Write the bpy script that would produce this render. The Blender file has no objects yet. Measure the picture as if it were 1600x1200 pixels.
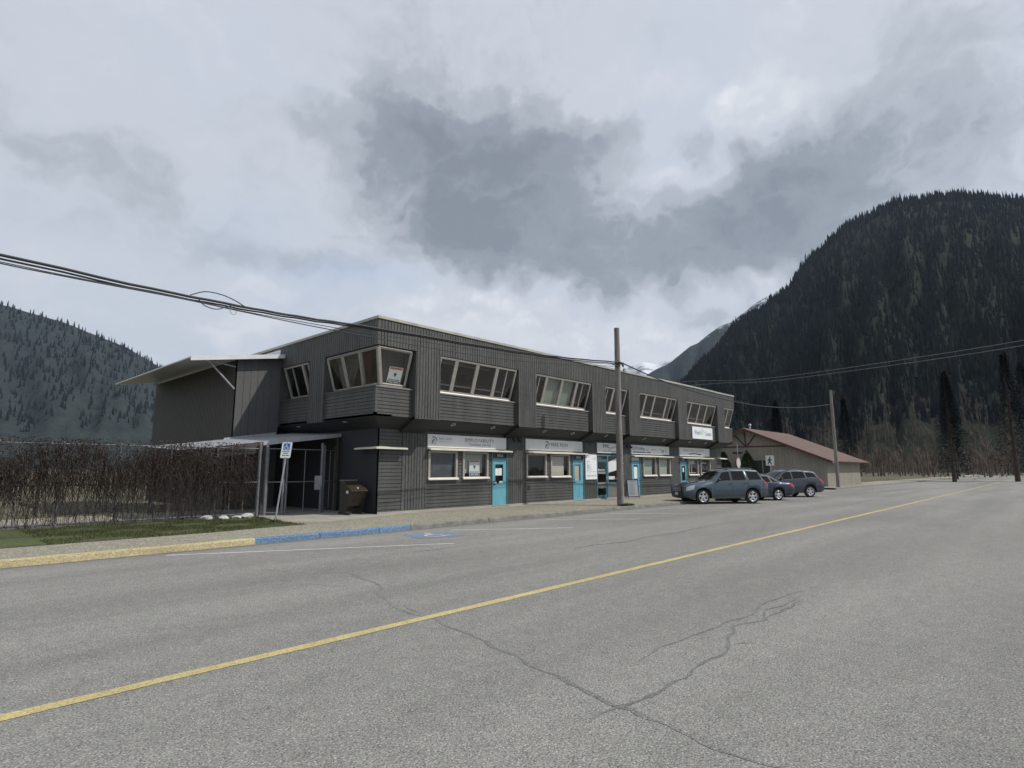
import bpy, bmesh, math, random
from mathutils import Vector, Matrix
random.seed(7)
R = math.radians
scene = bpy.context.scene
COL = scene.collection
V3 = Vector

# ------------------------------------------------------------------ helpers
ORG = (0, 0, 0)      # world position of the thing whose parts are being built
class MB:
    """collects polygons and becomes one mesh object"""
    def __init__(s): s.v = []; s.f = []; s.m = []; s.sm = []
    def face(s, pts, mi=0, smooth=False):
        n = len(s.v); s.v.extend([tuple(p) for p in pts]); s.f.append(tuple(range(n, n+len(pts)))); s.m.append(mi); s.sm.append(smooth)
    def grid(s, rows, mi=0, closed=False, smooth=True, mfun=None):
        n = len(s.v); w = len(rows[0])
        for r in rows: s.v.extend([tuple(p) for p in r])
        for i in range(len(rows)-1):
            for j in range(w if closed else w-1):
                a = n+i*w+j; b = n+i*w+(j+1) % w
                s.f.append((a, b, b+w, a+w)); s.m.append(mfun(i, j) if mfun else mi); s.sm.append(smooth)
    def obox(s, O, U, Vv, N, a, b, c, mi=0):
        """box: corner O, axes U V N (vectors) with lengths a b c"""
        O = V3(O); U = V3(U)*a; Vv = V3(Vv)*b; N = V3(N)*c
        p = [O, O+U, O+U+Vv, O+Vv, O+N, O+U+N, O+U+Vv+N, O+Vv+N]
        n = len(s.v); s.v.extend([tuple(q) for q in p])
        for q in ((0, 3, 2, 1), (4, 5, 6, 7), (0, 1, 5, 4), (1, 2, 6, 5), (2, 3, 7, 6), (3, 0, 4, 7)):
            s.f.append(tuple(n+i for i in q)); s.m.append(mi); s.sm.append(False)
        return s
    def box(s, x0, x1, y0, y1, z0, z1, mi=0):
        return s.obox((x0, y0, z0), (1, 0, 0), (0, 1, 0), (0, 0, 1), x1-x0, y1-y0, z1-z0, mi)
    def prism(s, poly, d, mi=0):
        """poly: 3D points of one cap, d: extrusion vector"""
        d = V3(d); a = [V3(p) for p in poly]; b = [p+d for p in a]; n = len(a)
        s.face(a[::-1], mi); s.face(b, mi)
        for i in range(n): s.face([a[i], a[(i+1) % n], b[(i+1) % n], b[i]], mi)
        return s
    def tube(s, pts, rad, n=8, mi=0, cap=True, smooth=True):
        pts = [V3(p) for p in pts]
        if not isinstance(rad, (list, tuple)): rad = [rad]*len(pts)
        rows = []; up = V3((0, 0, 1)); prev = None
        for i, p in enumerate(pts):
            t = (pts[min(i+1, len(pts)-1)]-pts[max(i-1, 0)])
            t = t.normalized() if t.length > 1e-9 else V3((0, 0, 1))
            if prev is None:
                a = t.cross(up if abs(t.z) < .95 else V3((1, 0, 0))).normalized()
            else:
                a = (prev-t*prev.dot(t)).normalized()
            prev = a; b = t.cross(a)
            rows.append([p+(a*math.cos(q)+b*math.sin(q))*rad[i] for q in [2*math.pi*k/n for k in range(n)]])
        s.grid(rows, mi, True, smooth)
        if cap: s.face(rows[0][::-1], mi); s.face(rows[-1], mi)
        return s
    def lathe(s, prof, n=24, O=(0, 0, 0), A=(0, 0, 1), X=(1, 0, 0), mi=0, smooth=True, arc=2*math.pi):
        O = V3(O); A = V3(A).normalized(); X = V3(X).normalized(); Y = A.cross(X)
        rows = [[O+A*h+(X*math.cos(q)+Y*math.sin(q))*r for q in [arc*k/n for k in range(n)]] for r, h in prof]
        s.grid(rows, mi, True, smooth); return s
    def build(s, name, mats, parent=None, loc=None):
        me = bpy.data.meshes.new(name)
        L = V3(loc) if loc is not None else (V3(ORG) if parent is not None else V3((0, 0, 0)))
        vv = [(v[0]-L.x, v[1]-L.y, v[2]-L.z) for v in s.v]
        me.from_pydata(vv, [], s.f)
        if not isinstance(mats, (list, tuple)): mats = [mats]
        for m in mats: me.materials.append(m)
        me.polygons.foreach_set('material_index', s.m); me.polygons.foreach_set('use_smooth', s.sm)
        me.update()
        o = bpy.data.objects.new(name, me); COL.objects.link(o)
        if loc is not None: o.location = loc
        if parent is not None:
            o.parent = parent
        return o

def tag(o, label=None, cat=None, group=None, kind=None):
    if label: o['label'] = label
    if cat: o['category'] = cat
    if group: o['group'] = group
    if kind: o['kind'] = kind
    return o
def thing(name, label, cat, loc=(0, 0, 0), rz=0, group=None, local=False):
    global ORG
    ORG = (0, 0, 0) if local else tuple(loc)
    o = bpy.data.objects.new(name, None); COL.objects.link(o); o.location = loc; o.rotation_euler = (0, 0, rz)
    o.empty_display_size = .2
    return tag(o, label, cat, group)
def struct(o): o['kind'] = 'structure'; return o
def copy_tree(o, parent=None):
    c = o.copy(); COL.objects.link(c); c.parent = parent
    for ch in [q for q in bpy.data.objects if q.parent == o]: copy_tree(ch, c)
    return c

# ------------------------------------------------------------------ materials
MATS = {}
class NT:
    def __init__(s, nt): s.nt = nt
    def n(s, t, **kw):
        q = s.nt.nodes.new(t)
        for k, v in kw.items():
            if k[0] == '_': setattr(q, k[1:], v)
            else:
                k2 = int(k[1:]) if k[0] == 'i' and k[1:].isdigit() else k.replace('_', ' ')
                s.set(q, k2, v)
        return q
    def set(s, q, k, v):
        if isinstance(v, bpy.types.NodeSocket): s.nt.links.new(v, q.inputs[k])
        else: q.inputs[k].default_value = v
    def m(s, op, a, b=None, c=None, clamp=False):
        q = s.nt.nodes.new('ShaderNodeMath'); q.operation = op; q.use_clamp = clamp
        for i, x in enumerate((a, b, c)):
            if x is not None: s.set(q, i, x)
        return q.outputs[0]
    def vm(s, op, a, b=None, out=0):
        q = s.nt.nodes.new('ShaderNodeVectorMath'); q.operation = op
        s.set(q, 0, a)
        if b is not None:
            if op == 'SCALE': s.set(q, 'Scale', b)
            else: s.set(q, 1, b)
        return q.outputs[out]
    def mix(s, f, a, b, blend='MIX'):
        q = s.nt.nodes.new('ShaderNodeMix'); q.data_type = 'RGBA'; q.blend_type = blend; q.clamp_factor = True
        s.set(q, 0, f); s.set(q, 6, a); s.set(q, 7, b); return q.outputs[2]
    def ramp(s, f, stops, mode='LINEAR'):
        q = s.nt.nodes.new('ShaderNodeValToRGB'); cr = q.color_ramp; cr.interpolation = mode
        while len(cr.elements) > 1: cr.elements.remove(cr.elements[-1])
        cr.elements[0].position = stops[0][0]; cr.elements[0].color = c4(stops[0][1])
        for p, c in stops[1:]:
            e = cr.elements.new(p); e.color = c4(c)
        s.set(q, 0, f); return q.outputs[0]
    def noise(s, vec, scale, detail=3, rough=.55, dist=0, out='Fac'):
        q = s.nt.nodes.new('ShaderNodeTexNoise'); q.inputs['Scale'].default_value = scale
        q.inputs['Detail'].default_value = detail; q.inputs['Roughness'].default_value = rough; q.inputs['Distortion'].default_value = dist
        s.set(q, 'Vector', vec); return q.outputs[out]
def c4(c):
    if isinstance(c, (int, float)): c = (c, c, c)
    return (c[0], c[1], c[2], 1)
def newmat(name):
    m = bpy.data.materials.new(name); m.use_nodes = True; nt = m.node_tree
    b = nt.nodes['Principled BSDF']; MATS[name] = m
    return m, NT(nt), b
def mat(name, col, rough=.6, metal=0, var=.15, scale=3, stretch=(1, 1, 1), grain=0, gscale=60, bump=0, spec=.5, coat=0, emit=None, dirt=0, streak=0):
    """painted / natural surface with soft tonal variation, fine grain and a little bump"""
    m, t, b = newmat(name)
    tc = t.n('ShaderNodeTexCoord').outputs['Object']
    mp = t.n('ShaderNodeMapping', Vector=tc, Scale=stretch).outputs[0]
    n1 = t.noise(mp, scale, 4)
    c = t.mix(t.m('MULTIPLY_ADD', n1, 2.2, -.6, clamp=True), c4([x*(1-var) for x in col]), c4([min(1, x*(1+var)) for x in col]))
    if grain:
        n2 = t.noise(mp, gscale, 2)
        c = t.mix(t.m('MULTIPLY_ADD', n2, 3, -1, clamp=True), t.mix(1, c, c4(1-grain), 'MULTIPLY'), t.mix(1, c, c4(1+grain), 'MULTIPLY'))
    if streak:      # rain streaks and faded boards
        st = t.noise(t.n('ShaderNodeMapping', Vector=tc, Scale=(7, 7, .35)).outputs[0], 1, 5, .7)
        c = t.mix(1, c, t.mix(t.m('MULTIPLY_ADD', st, 3.2, -1.1, clamp=True), c4(1-streak), c4(1+streak)), 'MULTIPLY')
        fd = t.noise(tc, .55, 4, .6); c = t.mix(t.m('MULTIPLY', t.m('MULTIPLY_ADD', fd, 4, -1.9, clamp=True), streak), c, c4((.13, .13, .12)))
    if dirt:
        n3 = t.noise(tc, 1.7, 5, .65)
        c = t.mix(t.m('MULTIPLY', t.m('MULTIPLY_ADD', n3, 4, -2.1, clamp=True), dirt), c, c4([.16, .14, .11]))
    t.set(b, 'Base Color', c); b.inputs['Roughness'].default_value = rough; b.inputs['Metallic'].default_value = metal
    b.inputs['Specular IOR Level'].default_value = spec
    if coat: b.inputs['Coat Weight'].default_value = coat; b.inputs['Coat Roughness'].default_value = .05
    if bump:
        bp = t.n('ShaderNodeBump', Height=t.noise(mp, gscale, 3), Strength=bump, Distance=.01); t.set(b, 'Normal', bp.outputs[0])
    return m
def glass(name, tint=.5, ior=1.5, fl=.06, rough=.0):
    m, t, b = newmat(name); nt = m.node_tree; nt.nodes.remove(b)
    out = nt.nodes['Material Output']
    ge = t.n('ShaderNodeNewGeometry'); cs = t.m('ABSOLUTE', t.vm('DOT_PRODUCT', ge.outputs['Normal'], ge.outputs['Incoming'], out=1))
    r0 = ((ior-1)/(ior+1))**2; fr = t.m('MULTIPLY_ADD', t.m('POWER', t.m('SUBTRACT', 1, cs, clamp=True), 5), 1-r0, r0)
    tr = t.n('ShaderNodeBsdfTransparent', Color=c4(tint))
    tc = t.n('ShaderNodeTexCoord').outputs['Object']
    bp = t.n('ShaderNodeBump', Height=t.noise(tc, 1.3, 2), Strength=.06, Distance=.05)
    gl = t.n('ShaderNodeBsdfGlossy', Color=c4(.9), Roughness=rough, Normal=bp.outputs[0])
    mx = t.n('ShaderNodeMixShader', i0=t.m('ADD', fr, fl, clamp=True)); nt.links.new(tr.outputs[0], mx.inputs[1]); nt.links.new(gl.outputs[0], mx.inputs[2])
    nt.links.new(mx.outputs[0], out.inputs[0]); return m

M = dict(
 siding=mat('siding_paint', (.070, .0715, .067), .62, var=.24, streak=.15, scale=1.6, stretch=(1, 1, .35), grain=.22, gscale=26, bump=.25, dirt=.12),
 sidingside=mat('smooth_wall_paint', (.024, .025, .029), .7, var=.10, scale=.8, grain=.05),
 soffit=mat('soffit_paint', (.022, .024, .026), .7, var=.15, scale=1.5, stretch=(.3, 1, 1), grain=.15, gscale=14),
 trim=mat('window_trim_paint', (.32, .30, .27), .5, var=.12, scale=5, grain=.08),
 cream=mat('cream_flashing', (.62, .60, .50), .45, var=.12, scale=3, grain=.06, dirt=.25),
 rooftrim=mat('roof_edge_flashing', (.38, .38, .32), .45, var=.15, scale=2, grain=.08, dirt=.3),
 roof=mat('roof_membrane', (.13, .13, .13), .8),
 white=mat('white_paint', (.74, .74, .73), .45, var=.04, scale=3),
 signwhite=mat('sign_face', (.68, .68, .67), .35, var=.05, scale=1.2, dirt=.05),
 signbright=mat('bright_sign_face', (.76, .77, .78), .35, var=.03, scale=1.5),
 ink=mat('dark_ink', (.035, .045, .06), .5, var=.05), inkgrey=mat('grey_ink', (.22, .24, .26), .5, var=.05),
 inkfaint=mat('faint_ink', (.38, .40, .42), .5, var=.05),
 navy=mat('navy_ink', (.02, .035, .10), .5, var=.05), red=mat('red_ink', (.45, .12, .10), .5, var=.1),
 green=mat('green_ink', (.35, .50, .18), .5), yellowink=mat('yellow_ink', (.72, .60, .18), .5), inkblue=mat('slate_blue_ink', (.16, .25, .38), .5),
 door=mat('turquoise_paint', (.12, .335, .41), .42, var=.10, scale=3, grain=.04, dirt=.12),
 doordark=mat('turquoise_frame_paint', (.06, .17, .215), .45, var=.10, scale=3),
 black=mat('black_metal', (.015, .015, .016), .45, var=.1),
 glass=glass('window_glass', .82, 1.5, .05), glasslow=glass('shop_glass', .85, 1.45, .02),
 interior=mat('interior_wall', (.23, .19, .17), .8, var=.2, scale=.7),
 ceiling=mat('interior_ceiling', (.30, .28, .26), .8, var=.1, scale=1),
 blindgreen=mat('roller_blind', (.36, .42, .36), .7, var=.06, scale=1), blindbeige=mat('beige_blind', (.52, .50, .42), .7, var=.06),
 blindslat=mat('venetian_slat', (.22, .25, .27), .5, var=.1), curtain=mat('curtain_fabric', (.14, .13, .12), .9, var=.3, scale=3, stretch=(6, 6, .5)),
 curtainred=mat('red_curtain', (.09, .025, .03), .9, var=.3, scale=3),
 paper=mat('paper', (.68, .70, .68), .6, var=.03),
 galv=mat('galvanised_steel', (.40, .41, .43), .45, metal=.55, var=.15, scale=8, grain=.08),
 fencepost=mat('fence_pipe', (.15, .155, .165), .5, metal=.2, var=.15, scale=6),
 canopy=mat('canopy_metal', (.36, .37, .40), .45, metal=.2, var=.14, scale=2.5, stretch=(4, .4, 1)),
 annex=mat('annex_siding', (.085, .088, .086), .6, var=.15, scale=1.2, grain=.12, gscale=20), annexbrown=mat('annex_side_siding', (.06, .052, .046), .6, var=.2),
 flash=mat('white_flashing', (.62, .63, .64), .4, var=.1, scale=2),
 bin=mat('bin_brown_enamel', (.030, .025, .014), .42, var=.15, scale=5, dirt=.08),
 vine=mat('vine_twigs', (.046, .034, .026), .9, var=.4, scale=8), rock=mat('pale_rock', (.42, .42, .40), .9, var=.3, scale=6, grain=.2, bump=.5),
 concrete=mat('concrete_pad', (.30, .285, .245), .85, var=.16, scale=1.2, grain=.1, gscale=45, bump=.1),
 kerb=mat('kerb_concrete', (.17, .165, .145), .9, var=.3, scale=4, grain=.25, gscale=40, bump=.3),
 kerbdark=mat('gutter_dirt', (.13, .125, .11), .95, var=.35, scale=5, grain=.25),
 cable=mat('cable_sheath', (.02, .021, .024), .6), cablelit=mat('bare_wire', (.16, .16, .17), .5, metal=.3),
 skin=mat('skin', (.50, .32, .25), .6, var=.05), hair=mat('hair', (.05, .035, .03), .8), cloth=mat('black_cloth', (.015, .015, .018), .9), jacket=mat('maroon_jacket', (.10, .02, .03), .85),
 tyre=mat('tyre_rubber', (.018, .018, .019), .8, grain=.1), rim=mat('alloy_rim', (.55, .56, .58), .3, metal=.8, var=.08), under=mat('underbody', (.008, .008, .009), .9),
 carglass=glass('car_glass', .30, 1.5, .06), lampclear=mat('headlamp_lens', (.40, .41, .43), .12, spec=.9, coat=.6, var=.35, scale=20), lampred=mat('tail_lamp_lens', (.38, .015, .03), .15, coat=.5, var=.2, scale=14),
 chrome=mat('chrome', (.6, .6, .62), .15, metal=1), plastic=mat('black_plastic', (.02, .02, .022), .5), plate=mat('licence_plate', (.55, .57, .6), .4),
 housewall=mat('beige_siding', (.235, .215, .18), .75, var=.12, scale=1.5, stretch=(1, 1, .3), grain=.12, gscale=12), houseroof=mat('rust_red_roof', (.10, .058, .045), .7, var=.2, scale=1.2, grain=.15, gscale=9),
 timber=mat('brown_timber', (.075, .028, .018), .7, var=.2), houseeave=mat('eave_boards', (.32, .30, .22), .7),
 bark=mat('bark', (.06, .045, .035), .9, var=.3), cedar=mat('cedar_foliage', (.022, .040, .014), .8, var=.5, scale=6, spec=.2), fir=mat('shaded_fir_foliage', (.0075, .012, .0125), .9, var=.4, scale=.05, spec=.1),  # fir colour is darkened, with the mountain's cloud shadow put into it
 bare=mat('bare_branches', (.09, .07, .055), .9, var=.4, scale=2), grassblade=mat('grass_blade', (.060, .068, .026), .8, var=.5, scale=4, spec=.2),
 capgrey=mat('weathered_cap_board', (.19, .185, .17), .7, var=.2, scale=3, grain=.1), sillsunlit=mat('sunlit_sill_paint', (.70, .67, .62), .45, var=.06),  # sill paint is lighter than the trim, sunlight put into its colour
 signblue=mat('sign_blue', (.015, .12, .48), .4), stopred=mat('stop_red', (.45, .02, .02), .4), signback=mat('sign_back', (.50, .52, .52), .5, metal=.2),
)

def speckle(name, lo, mid, hi, s1, s2, patch=.25, warm=0, bump=.35, stainy=(1, 1, 1), wornto=None, worn=.5, lanes=False):
    m, t, b = newmat(name)
    tc = t.n('ShaderNodeTexCoord').outputs['Object']
    a = t.noise(tc, s1, 2, .6); v = t.n('ShaderNodeTexVoronoi', Vector=tc, Scale=s2)
    k = t.m('ADD', t.m('MULTIPLY', a, .68), t.m('MULTIPLY', t.n('ShaderNodeSeparateColor', Color=v.outputs['Color']).outputs[0], .32))
    c = t.ramp(k, [(.28, lo), (.47, mid), (.58, mid), (.76, hi)])
    mp = t.n('ShaderNodeMapping', Vector=tc, Scale=stainy).outputs[0]
    big = t.m('MULTIPLY_ADD', t.noise(mp, .35, 5, .6, .4), 2.4, -.7, clamp=True)
    c = t.mix(1, c, t.mix(big, c4(1-patch), c4(1+patch*.6)), 'MULTIPLY')
    med = t.m('MULTIPLY_ADD', t.noise(tc, 4.5, 4, .6), 2.4, -.7, clamp=True)
    c = t.mix(1, c, t.mix(med, c4(.90), c4(1.08)), 'MULTIPLY')
    if lanes:      # polished wheel tracks, old patches and drips along the street
        ln = t.noise(t.n('ShaderNodeMapping', Vector=tc, Scale=(.05, 1, 1)).outputs[0], .62, 3, .5)
        c = t.mix(1, c, t.mix(t.m('MULTIPLY_ADD', ln, 3, -1, clamp=True), c4(.86), c4(1.10)), 'MULTIPLY')
        dr = t.noise(t.n('ShaderNodeMapping', Vector=tc, Scale=(.35, 1.1, 1)).outputs[0], 1.1, 6, .7)
        c = t.mix(t.m('MULTIPLY', t.m('MULTIPLY_ADD', dr, 7, -4.3, clamp=True), .40), c, c4((.085, .083, .078)))
        pt = t.noise(tc, .9, 6, .75); c = t.mix(t.m('MULTIPLY', t.m('MULTIPLY_ADD', pt, 8, -4.9, clamp=True), .30), c, c4((.33, .32, .28)))
    if wornto:
        w = t.m('MULTIPLY_ADD', t.noise(tc, 26, 4, .7), 5, -5*(1-worn), clamp=True)
        c = t.mix(w, wornto if isinstance(wornto, bpy.types.NodeSocket) else c4(wornto), c)
    t.set(b, 'Base Color', c); b.inputs['Roughness'].default_value = .92; b.inputs['Specular IOR Level'].default_value = .25
    bp = t.n('ShaderNodeBump', Height=k, Strength=bump, Distance=.012); t.set(b, 'Normal', bp.outputs[0])
    return m
M['asphalt'] = speckle('weathered_asphalt', (.070, .069, .066), (.215, .212, .197), (.47, .46, .43), 72, 110, .15, lanes=True, stainy=(.35, 1, 1), bump=.5)
M['seal'] = speckle('crack_seal', (.07, .07, .068), (.172, .171, .164), (.36, .36, .34), 62, 96, .3, bump=.2)
M['aggregate'] = speckle('exposed_aggregate', (.07, .065, .05), (.25, .235, .185), (.58, .55, .45), 34, 46, .12, bump=.4)
M['yellowline'] = speckle('yellow_line_paint', (.22, .19, .10), (.46, .385, .18), (.62, .54, .30), 60, 90, .15, bump=.3)
M['whiteline'] = speckle('white_line_paint', (.26, .26, .25), (.50, .50, .48), (.62, .62, .60), 60, 90, .2, bump=.3)
M['bluepatch'] = speckle('worn_blue_paint', (.09, .13, .18), (.095, .19, .33), (.22, .30, .40), 60, 90, .25, bump=.3, wornto=(.2, .21, .2), worn=.62)
M['bluepaint'] = speckle('blue_kerb_paint', (.05, .09, .14), (.085, .18, .32), (.20, .30, .42), 34, 60, .2, bump=.4, wornto=(.26, .25, .22), worn=.68)
M['yellowkerb'] = speckle('yellow_kerb_paint', (.25, .20, .10), (.50, .42, .22), (.62, .56, .38), 34, 60, .2, bump=.4, wornto=(.27, .25, .2), worn=.66)
M['ground'] = speckle('dirt_ground', (.05, .05, .03), (.10, .095, .06), (.17, .16, .12), 6, 9, .4, bump=.3)
M['grass'] = speckle('patchy_grass', (.035, .045, .018), (.065, .08, .03), (.14, .13, .07), 20, 30, .4, bump=.5)

def wood_pole():
    m, t, b = newmat('weathered_pole_wood')
    tc = t.n('ShaderNodeTexCoord').outputs['Object']
    mp = t.n('ShaderNodeMapping', Vector=tc, Scale=(14, 14, .7)).outputs[0]
    n = t.noise(mp, 1.6, 5, .65); n2 = t.noise(mp, 9, 2)
    c = t.ramp(n, [(.3, (.085, .075, .068)), (.5, (.19, .175, .16)), (.7, (.29, .275, .255))])
    c = t.mix(t.m('MULTIPLY_ADD', n2, 5, -3.1, clamp=True), c, c4((.06, .052, .047)))
    t.set(b, 'Base Color', c); b.inputs['Roughness'].default_value = .9
    bp = t.n('ShaderNodeBump', Height=n, Strength=.5, Distance=.02); t.set(b, 'Normal', bp.outputs[0]); return m
M['pole'] = wood_pole()
def carpaint(name, col):
    m, t, b = newmat(name); tc = t.n('ShaderNodeTexCoord').outputs['Object']
    z = t.n('ShaderNodeSeparateXYZ', Vector=tc).outputs[2]
    d = t.m('MULTIPLY', t.m('MULTIPLY_ADD', z, -2.2, 1.35, clamp=True), t.noise(tc, 9, 4), clamp=True)
    t.set(b, 'Base Color', t.mix(t.m('MULTIPLY', d, .6), c4(col), c4((.13, .125, .115))))
    t.set(b, 'Roughness', t.m('MULTIPLY_ADD', d, .4, .28)); b.inputs['Metallic'].default_value = .5
    b.inputs['Coat Weight'].default_value = .8; b.inputs['Coat Roughness'].default_value = .06; return m
M['suvpaint'] = carpaint('slate_blue_car_paint', (.052, .078, .102)); M['sedanpaint'] = carpaint('navy_car_paint', (.012, .018, .042)); M['crosspaint'] = carpaint('dark_grey_car_paint', (.034, .042, .06))

# ------------------------------------------------------------------ camera, render, light
cam = bpy.data.objects.new('camera', bpy.data.cameras.new('camera')); COL.objects.link(cam); scene.camera = cam
yaw, pit, CH = R(42.97), math.atan(132.5/905), 1.70
Fh = V3((math.cos(yaw), math.sin(yaw), 0)); Rt = V3((math.sin(yaw), -math.cos(yaw), 0))
Fw = Fh*math.cos(pit)+V3((0, 0, math.sin(pit))); Up = Rt.cross(Fw)
cam.matrix_world = Matrix(((Rt.x, Up.x, -Fw.x, 0), (Rt.y, Up.y, -Fw.y, 0), (Rt.z, Up.z, -Fw.z, CH), (0, 0, 0, 1)))
cam.data.sensor_width = 36; cam.data.lens = 905/1600*36; cam.data.clip_end = 30000; cam.data.clip_start = .05
scene.render.engine = 'CYCLES'
scene.view_settings.view_transform = 'Standard'; scene.view_settings.look = 'None'; scene.view_settings.gamma = 1; scene.view_settings.exposure = EXPO = .18
scene.cycles.max_bounces = 6; scene.cycles.transparent_max_bounces = 12

SUN = V3((.64, -.95, 1.37)).normalized()
el = math.asin(SUN.z); azc = math.atan2(SUN.x, SUN.y)
sun = bpy.data.objects.new('sun', bpy.data.lights.new('sun', 'SUN')); COL.objects.link(sun)
sun.data.energy = 3.3; sun.data.angle = R(.6); sun.data.color = (1, .955, .89)
sun.rotation_euler = SUN.to_track_quat('Z', 'Y').to_euler()

w = bpy.data.worlds.new('World'); scene.world = w; w.use_nodes = True; w.cycles.sampling_method = 'MANUAL'; w.cycles.sample_map_resolution = 256
t = NT(w.node_tree); bg = w.node_tree.nodes['Background']
sky = t.n('ShaderNodeTexSky', _sky_type='NISHITA', _sun_disc=False, _sun_elevation=el, _sun_rotation=azc)
SKYS = .1; bg.inputs['Strength'].default_value = SKYS
D = t.n('ShaderNodeTexCoord').outputs['Generated']
nz = t.noise(D, 3.2, 4, .6, 0, out='Color'); nz2 = t.noise(D, 11, 4, .62, 0, out='Color')
off = t.vm('ADD', t.vm('SCALE', t.vm('SUBTRACT', nz, (.5, .5, .5)), .24), t.vm('SCALE', t.vm('SUBTRACT', nz2, (.5, .5, .5)), .08))
DD = t.vm('ADD', D, off)
def dirof(az, elv):
    a, e = R(az), R(elv); return V3((math.cos(a)*math.cos(e), math.sin(a)*math.cos(e), math.sin(e)))
def blob(az, elv, ra, rb, tilt, wgt):
    """soft cloud mass centred on a compass direction; radii in degrees"""
    c = dirof(az, elv); h = V3((math.sin(R(az)), -math.cos(R(az)), 0)); v = h.cross(c)
    e1 = (h*math.cos(R(tilt))+v*math.sin(R(tilt)))/R(ra); e2 = (v*math.cos(R(tilt))-h*math.sin(R(tilt)))/R(rb)
    d = t.vm('SUBTRACT', DD, tuple(c))
    a = t.vm('DOT_PRODUCT', d, tuple(e1), out=1); b = t.vm('DOT_PRODUCT', d, tuple(e2), out=1)
    q = t.m('ADD', t.m('MULTIPLY', a, a), t.m('MULTIPLY', b, b))
    return t.m('MULTIPLY', t.m('POWER', 2.718, t.m('MULTIPLY', q, -1)), wgt)
def total(lst):
    s = None
    for b in lst:
        g = blob(*b); s = g if s is None else t.m('ADD', s, g)
    return s
DARK = [(49.8, 31.2, 9.6, 6.4, -15, 0.62), (43.0, 29.2, 7.7, 6.5, 0, 0.42), (55.1, 32.3, 5.1, 3.4, 0, 0.3), (46.6, 24.3, 9.7, 3.6, 0, 0.55), (39.2, 28.3, 5.9, 5.3, 0, 0.3), (51.0, 26.4, 7.2, 3.6, -25, 0.22), (34.5, 19.7, 16.6, 3.4, 0, 0.52), (27.4, 23.0, 8.9, 3.0, 0, 0.3), (53.6, 24.6, 7.2, 3.0, -30, 0.25), (21.6, 21.5, 7.5, 3.5, 0, 0.45), (17.5, 25.7, 4.9, 4.7, 0, 0.55), (25.3, 14.4, 3.9, 1.2, 0, 0.55), (25.2, 28.8, 1.4, 1.2, 0, 0.35), (64.3, 19.2, 8.7, 1.6, 0, 0.28), (20.9, 16.5, 1.0, 2.0, 30, 0.3), (39.7, 20.8, 7.4, 2.2, 0, 0.2), (7.6, 24.7, 10.0, 8.0, 0, 0.6), (80.5, 24.1, 9.3, 3.9, 0, 0.3), (68.9, 12.1, 3.4, 1.4, 0, 0.25), (64.0, 32.2, 6.5, 1.4, 0, 0.2)]
BRIGHT = [(47.4, 15.8, 6.6, 2.4, 0, 0.95), (65.7, 16.2, 2.6, 1.0, 0, 0.7), (18.2, 32.4, 4.2, 2.0, 0, 0.9), (22.0, 30.9, 1.4, 2.7, 0, 0.35), (20.2, 17.6, 3.8, 1.9, 0, 0.7), (30.2, 12.8, 8.6, 2.8, 0, 0.85), (39.1, 14.0, 3.8, 2.2, 0, 0.5), (27.4, 27.5, 2.6, 1.0, 0, 0.55), (54.2, 26.8, 2.1, 1.7, 0, 0.4), (67.3, 12.4, 4.0, 1.6, 0, 0.75), (33.4, 34.4, 6.2, 2.8, 0, 0.25), (55.9, 19.1, 2.4, 1.2, 0, 0.35), (45.7, 36.7, 7.8, 2.2, 0, 0.15), (53.3, 14.4, 3.7, 2.5, 0, 0.4)]
BLUE = [(58.9, 18.5, 5.7, 1.6, 0, 0.75), (68.8, 21.6, 3.1, 3.3, 0, 0.35), (63.0, 15.6, 3.5, 1.1, 0, 0.5), (72.9, 35.2, 9.9, 3.0, 0, 0.15), (26.2, 33.6, 5.0, 6.6, 0, 0.2)]
CLOUDK = 1.0
dark = total(DARK); bright = total(BRIGHT); blue = total(BLUE)
nlow = t.noise(D, 2.4, 3, .6, 0)
DS = t.n('ShaderNodeMapping', Vector=DD, Scale=(1, 1, 1.9)).outputs[0]
nmid = t.noise(DS, 7, 6, .62, 0); nfine = nmid
def billow(sc, warp):
    """cauliflower lumps: rounded cells on a warped direction"""
    v = t.n('ShaderNodeTexVoronoi', _feature='F1', Vector=t.vm('ADD', DS, t.vm('SCALE', t.vm('SUBTRACT', nz2, (.5, .5, .5)), warp)), Scale=sc)
    return t.m('SUBTRACT', .48, v.outputs['Distance'])
puff = t.m('ADD', t.m('MULTIPLY', billow(10, .11), 1.0), t.m('MULTIPLY', billow(25, .07), .5))
mod = t.m('ADD', t.m('ADD', t.m('MULTIPLY_ADD', nmid, 1.5, -.75), t.m('MULTIPLY_ADD', nfine, .42, -.21)), t.m('MULTIPLY', puff, .35))
dk0 = t.m('ADD', dark, t.m('MULTIPLY', t.m('ADD', t.m('MULTIPLY', mod, .42), t.m('MULTIPLY', puff, .32)), t.m('MULTIPLY_ADD', dark, .8, .15)))
crisp = t.n('ShaderNodeMapRange', _interpolation_type='SMOOTHSTEP', Value=dk0); crisp.inputs[1].default_value = .26; crisp.inputs[2].default_value = .62
dk = t.m('ADD', t.m('MULTIPLY', dk0, .78), t.m('MULTIPLY', crisp.outputs[0], .10))
dk = t.m('ADD', dk, t.m('MULTIPLY', t.m('ADD', t.m('MULTIPLY_ADD', nlow, 1.4, -.7), mod), .17))
dk = t.m('SUBTRACT', dk, t.m('MULTIPLY', bright, .45))
K = 1/SKYS
base = t.ramp(t.m('MULTIPLY_ADD', dk, .76, .20, clamp=True), [(0, (.70, .715, .75)), (.22, (.565, .60, .66)), (.45, (.42, .45, .495)), (.72, (.275, .30, .34)), (1, (.215, .235, .27))], 'EASE')
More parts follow.
